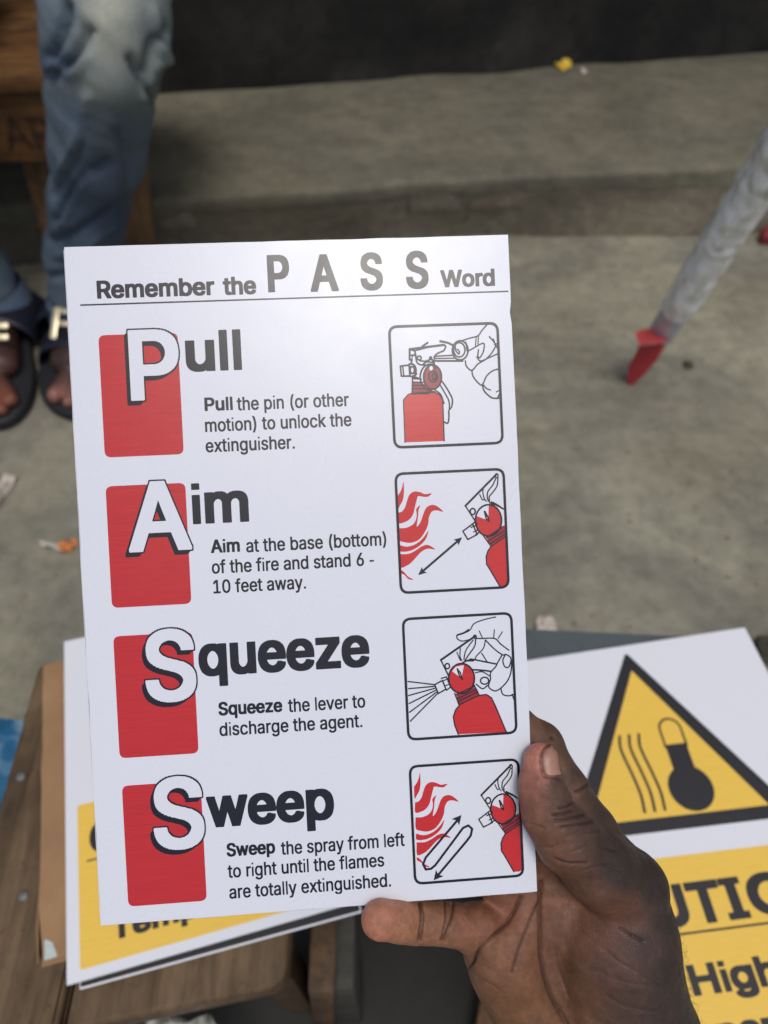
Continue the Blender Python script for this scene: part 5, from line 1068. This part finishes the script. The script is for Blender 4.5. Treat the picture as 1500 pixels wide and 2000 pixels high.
def hand(X):
    def blend(pr, k):
        d = None
        for a, b, ra, rb in pr:
            q = limb(X, a, b, ra, rb); d = q if d is None else smin(d, q, k)
        return d
    P = blend(palm, .010)
    P = smin(P, blend(arm, .012), .014)
    P = smin(P, blend(thenar, .008), .0035)
    P = smin(P, blend(pinky, .003), .0055)
    P = smin(P, blend(ringf, .003), .004); P = smin(P, blend(middle, .003), .004); P = smin(P, blend(index, .003), .004)
    P = smin(P, blend(thumb, .005), .0016)
    # folds where the board's plane would otherwise be pierced: fingers stay behind it
    return P
allp = thumb + thenar + index + middle + ringf + pinky + palm + arm[:2]
PP = np.array([p[0] for p in allp] + [p[1] for p in allp]); lo = PP.min(0) - .030; hi = PP.max(0) + .030
lo = np.maximum(lo, [-.2, -.035, .60])

V, Q = surface(hand, lo, hi, .00058)
N = normals(V, Q); P2 = PX(V)
view = CC - V; view /= np.linalg.norm(view, axis=1, keepdims=True); fr = np.clip((N * view).sum(1) * 2.5 + .2, 0, 1)
depth = -((V - CC) @ CR)[:, 2]
bd = np.array([zb(x, y) for x, y in P2]) if len(V) < 10 else ((BT - CC) @ BQ[:, 2]) / (((V - CC) / depth[:, None]) @ BQ[:, 2])
rel = depth - bd                                              # how far behind the sign's face
def part_d(pr): return np.min([limb(V.T, a, b, ra, rb) for a, b, ra, rb in pr], axis=0)
isth = (part_d(thumb) < .0015) & (rel < .006)
CRE = [  # (points, width px, depth m, thumb?)
 ([(1056, 1722), (1054, 1782), (1059, 1854), (1073, 1926), (1104, 1998), (1130, 2060)], 3.4, .0016, 0), ([(1054, 1782), (1059, 1854), (1073, 1926), (1104, 1998)], 22, .0016, 0),
 ([(1088, 1690), (1112, 1709), (1131, 1716), (1160, 1714), (1189, 1724)], 4, .0026, 0), ([(1088, 1690), (1131, 1718), (1189, 1726)], 14, .0022, 0),
 ([(1124, 1720), (1122, 1742), (1155, 1777), (1208, 1811), (1256, 1840)], 2.6, .0007, 0), ([(1160, 1746), (1218, 1772), (1263, 1792)], 2.6, .0007, 0),
 ([(1020, 1756), (987, 1806), (949, 1849), (912, 1893)], 3.2, .0017, 0), ([(1020, 1756), (987, 1806), (949, 1849), (912, 1893)], 16, .0009, 0),
 ([(1052, 1763), (1030, 1811), (1011, 1860), (1000, 1900)], 2.8, .0007, 0), ([(783, 1762), (786, 1790), (783, 1830)], 2.4, .00035, 0),
 ([(819, 1760), (824, 1792), (818, 1836)], 3.0, .0010, 0), ([(822, 1760), (829, 1792), (823, 1836)], 2.0, .0006, 0), ([(868, 1760), (871, 1795), (862, 1836)], 2.4, .0006, 0), ([(886, 1758), (884, 1792), (867, 1838)], 3.0, .0010, 0),
 ([(1126, 1811), (1160, 1840), (1200, 1870)], 2.4, .0004, 0), ([(1150, 1890), (1210, 1915), (1270, 1925)], 3.5, .00025, 0), ([(1184, 1945), (1220, 1965), (1275, 1976)], 3.5, .00028, 0), ([(1150, 1990), (1200, 2005)], 3.5, .00025, 0),
 ([(1120, 1740), (1090, 1800), (1085, 1870), (1110, 1950)], 2.6, .0004, 0), ([(1175, 1860), (1230, 1890), (1290, 1930)], 2.2, .0003, 0), ([(960, 1850), (1000, 1880), (1030, 1920)], 2.2, .0003, 0), ([(930, 1905), (985, 1940)], 2.2, .0003, 0),
 ([(1080, 1592), (1098, 1590), (1118, 1582)], 2.6, .0009, 1), ([(1084, 1604), (1110, 1600), (1138, 1590)], 2.6, .0008, 1), ([(1096, 1616), (1126, 1610), (1156, 1604)], 2.6, .0006, 1), ([(1092, 1578), (1106, 1576), (1118, 1568)], 2.4, .0007, 1),
 ([(1108, 1634), (1140, 1624), (1168, 1621)], 2.6, .0005, 1), ([(1022, 1605), (1045, 1612), (1062, 1618)], 2.6, .0005, 1), ([(1084, 1677), (1110, 1686), (1144, 1686)], 2.6, .0007, 1), ([(1048, 1650), (1075, 1655), (1100, 1648)], 2.4, .0004, 1),
 ([(1120, 1664), (1160, 1650), (1200, 1660)], 2.6, .0004, 1), ([(1140, 1700), (1180, 1690), (1215, 1700)], 2.4, .0004, 1),
 ([(1078, 1450), (1063, 1461), (1056, 1476), (1055, 1492), (1058, 1506), (1064, 1516), (1078, 1520), (1092, 1521)], 2.6, .0006, 1),
 ([(1036, 1456), (1060, 1450), (1080, 1440)], 3, .0006, 2), ([(1040, 1462), (1064, 1455)], 8, .0008, 2), ([(1100, 1550), (1130, 1545), (1150, 1530)], 3, .0007, 2)]
D = np.zeros(len(V))
ispk = rel < .040
for pts, wpx, dep, which in CRE:
    d = polydist(P2, smooth_line(pts)); m = isth if which == 1 else (~isth & (rel > .004) if which == 2 else ~isth & ispk)
    D -= m * fr * dep * np.exp(-(d / wpx) ** 2)
for i in np.where((depth > .2))[0][::1]:
    v = V[i]; q = Vector(v * 260)
    D[i] += .00010 * mnoise.noise(q) + .00022 * mnoise.noise(Vector(v * 95)) + .00007 * (1 - abs(mnoise.noise(Vector((v[0] * 700, v[1] * 300, v[2] * 300)))))
V2 = V + N * D[:, None]
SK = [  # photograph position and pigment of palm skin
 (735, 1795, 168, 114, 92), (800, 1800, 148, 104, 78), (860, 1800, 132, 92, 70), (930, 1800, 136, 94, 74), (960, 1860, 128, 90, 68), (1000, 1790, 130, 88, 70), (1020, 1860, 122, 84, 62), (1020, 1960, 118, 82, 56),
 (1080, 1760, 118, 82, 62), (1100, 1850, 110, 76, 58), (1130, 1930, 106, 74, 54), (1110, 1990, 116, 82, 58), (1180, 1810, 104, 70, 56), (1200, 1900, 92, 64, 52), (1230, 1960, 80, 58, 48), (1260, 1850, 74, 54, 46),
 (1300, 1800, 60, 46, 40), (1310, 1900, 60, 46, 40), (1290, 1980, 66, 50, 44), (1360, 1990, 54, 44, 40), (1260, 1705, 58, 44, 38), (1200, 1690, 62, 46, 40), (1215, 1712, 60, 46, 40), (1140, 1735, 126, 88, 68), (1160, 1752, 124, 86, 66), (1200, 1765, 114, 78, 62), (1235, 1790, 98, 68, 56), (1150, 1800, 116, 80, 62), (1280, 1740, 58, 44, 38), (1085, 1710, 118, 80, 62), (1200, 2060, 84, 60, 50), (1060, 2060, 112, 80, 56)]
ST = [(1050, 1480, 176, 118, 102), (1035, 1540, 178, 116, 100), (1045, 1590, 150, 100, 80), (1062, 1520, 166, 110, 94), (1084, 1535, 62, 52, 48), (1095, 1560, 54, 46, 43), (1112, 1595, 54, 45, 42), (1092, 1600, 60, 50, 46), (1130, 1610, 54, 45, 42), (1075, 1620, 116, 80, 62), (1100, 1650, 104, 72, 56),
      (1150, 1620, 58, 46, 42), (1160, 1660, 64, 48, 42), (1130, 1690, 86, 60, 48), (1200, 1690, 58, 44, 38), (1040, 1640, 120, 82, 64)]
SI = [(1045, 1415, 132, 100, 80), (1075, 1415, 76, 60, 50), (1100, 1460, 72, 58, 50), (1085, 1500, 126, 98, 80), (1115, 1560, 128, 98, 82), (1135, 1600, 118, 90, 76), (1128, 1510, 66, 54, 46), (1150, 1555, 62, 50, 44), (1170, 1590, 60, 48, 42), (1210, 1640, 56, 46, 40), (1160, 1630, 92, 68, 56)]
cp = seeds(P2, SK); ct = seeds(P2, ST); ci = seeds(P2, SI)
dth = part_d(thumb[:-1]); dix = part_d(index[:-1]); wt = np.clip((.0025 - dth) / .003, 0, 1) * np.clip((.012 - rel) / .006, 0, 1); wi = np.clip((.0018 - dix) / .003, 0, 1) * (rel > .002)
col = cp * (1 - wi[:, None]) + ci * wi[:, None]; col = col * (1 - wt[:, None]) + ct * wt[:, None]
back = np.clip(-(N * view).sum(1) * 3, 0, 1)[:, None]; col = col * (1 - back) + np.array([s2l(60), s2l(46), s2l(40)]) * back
for pts, wpx, dep, which in CRE:                              # darker colour along the deeper flexion lines
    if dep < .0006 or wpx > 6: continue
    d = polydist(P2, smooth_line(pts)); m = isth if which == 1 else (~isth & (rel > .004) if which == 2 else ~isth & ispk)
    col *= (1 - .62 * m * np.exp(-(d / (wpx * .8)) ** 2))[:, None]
mot = np.array([mnoise.noise(Vector(v * 180)) for v in V[::1]]); col *= (1 + .16 * mot)[:, None]
col = .12 * (col / .12) ** 1.22 * np.array([1.00, 1.12, 1.16])
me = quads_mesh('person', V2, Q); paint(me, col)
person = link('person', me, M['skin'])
tag(person, "bare right hand with thumb in front, gripping the PASS sign by its lower corner", 'person')
# thumbnail laid on the side of the thumb
bvh = BVHTree.FromPolygons([tuple(v) for v in V2], [tuple(q) for q in Q])
def hit(px, py):
    d = Vector(ray(px, py)).normalized(); r = bvh.ray_cast(Vector(CC), d); return r[0], r[1]
lft = smooth_line([(1071, 1457), (1064, 1464), (1059, 1476), (1059, 1492), (1062, 1504), (1066, 1513)], 4)
ax_ = [Vector(HPt(1060, 1487, -.0062)), Vector(HPt(1060, 1540, -.0070))]
rows = []
for i, p in enumerate(lft):
    h0, n0 = hit(*p)
    if h0 is None: continue
    t = i / (len(lft) - 1); row = []
    A0 = ax_[0].lerp(ax_[1], -.25 + t * .95) if False else None
    wdt = .0064 * (math.sin(min(1, t * 2.2 + .12) * math.pi / 2)) 
    # walk round the thumb from the left nail fold
    a = ax_[0] + (ax_[1] - ax_[0]).normalized() * ((h0 - ax_[0]).dot((ax_[1] - ax_[0]).normalized())); axd = (ax_[1] - ax_[0]).normalized()
    rv = h0 - a
    for k in range(11):
        ang_ = (k / 10) * wdt / max(rv.length, .004)
        q = a + (Matrix.Rotation(-ang_, 3, axd) @ rv)
        nr = bvh.find_nearest(q + (q - a).normalized() * .001)
        e = math.sin(math.pi * k / 10)
        row.append(nr[0] + nr[1] * (.00012 + .00045 * e * (.6 if t > .8 else 1)))
    rows.append(row)
V = [v for r_ in rows for v in r_]; F = []
for i in range(len(rows) - 1):
    for k in range(10): F.append((i * 11 + k, i * 11 + k + 1, (i + 1) * 11 + k + 1, (i + 1) * 11 + k))
o = link('thumb_nail', mesh('thumb_nail', V, F, True), M['nail_skin'], person); s = o.modifiers.new('t', 'SOLIDIFY'); s.thickness = .0004; s.offset = 0
# fine hair along the wrist edge
V = []; F = []
rh = random.Random(8); hv = np.where((np.abs((N * view).sum(1)) < .35) & (P2[:, 0] > 1290) & (P2[:, 1] > 1780) & (P2[:, 1] < 2010))[0]
for j in range(150):
    i = int(hv[rh.randrange(len(hv))]); p = Vector(V2[i]); n = Vector(N[i]); t = Vector((rh.uniform(-1, 1), rh.uniform(-1, 1), rh.uniform(-1, 1)))
    t = (t - n * t.dot(n)).normalized(); u = n.cross(t); ln = rh.uniform(.0015, .0038); b0 = len(V); m_ = 8
    for k in range(m_):
        s = k / (m_ - 1); c = p + n * ln * math.sin(s * 1.7) * .55 + t * ln * (1 - math.cos(s * 2.2)) * .5; r = .00004 * (1 - s * .7)
        V += [c + u * r, c - u * r * .5 + n * r, c - u * r * .5 - n * r]
    for k in range(m_ - 1):
        for q in range(3): F.append((b0 + k * 3 + q, b0 + k * 3 + (q + 1) % 3, b0 + k * 3 + 3 + (q + 1) % 3, b0 + k * 3 + 3 + q))
o = link('arm_hair', mesh('arm_hair', V, F), plain('black_hair', (.01, .008, .007, 1), .5), person); o['kind'] = 'stuff'
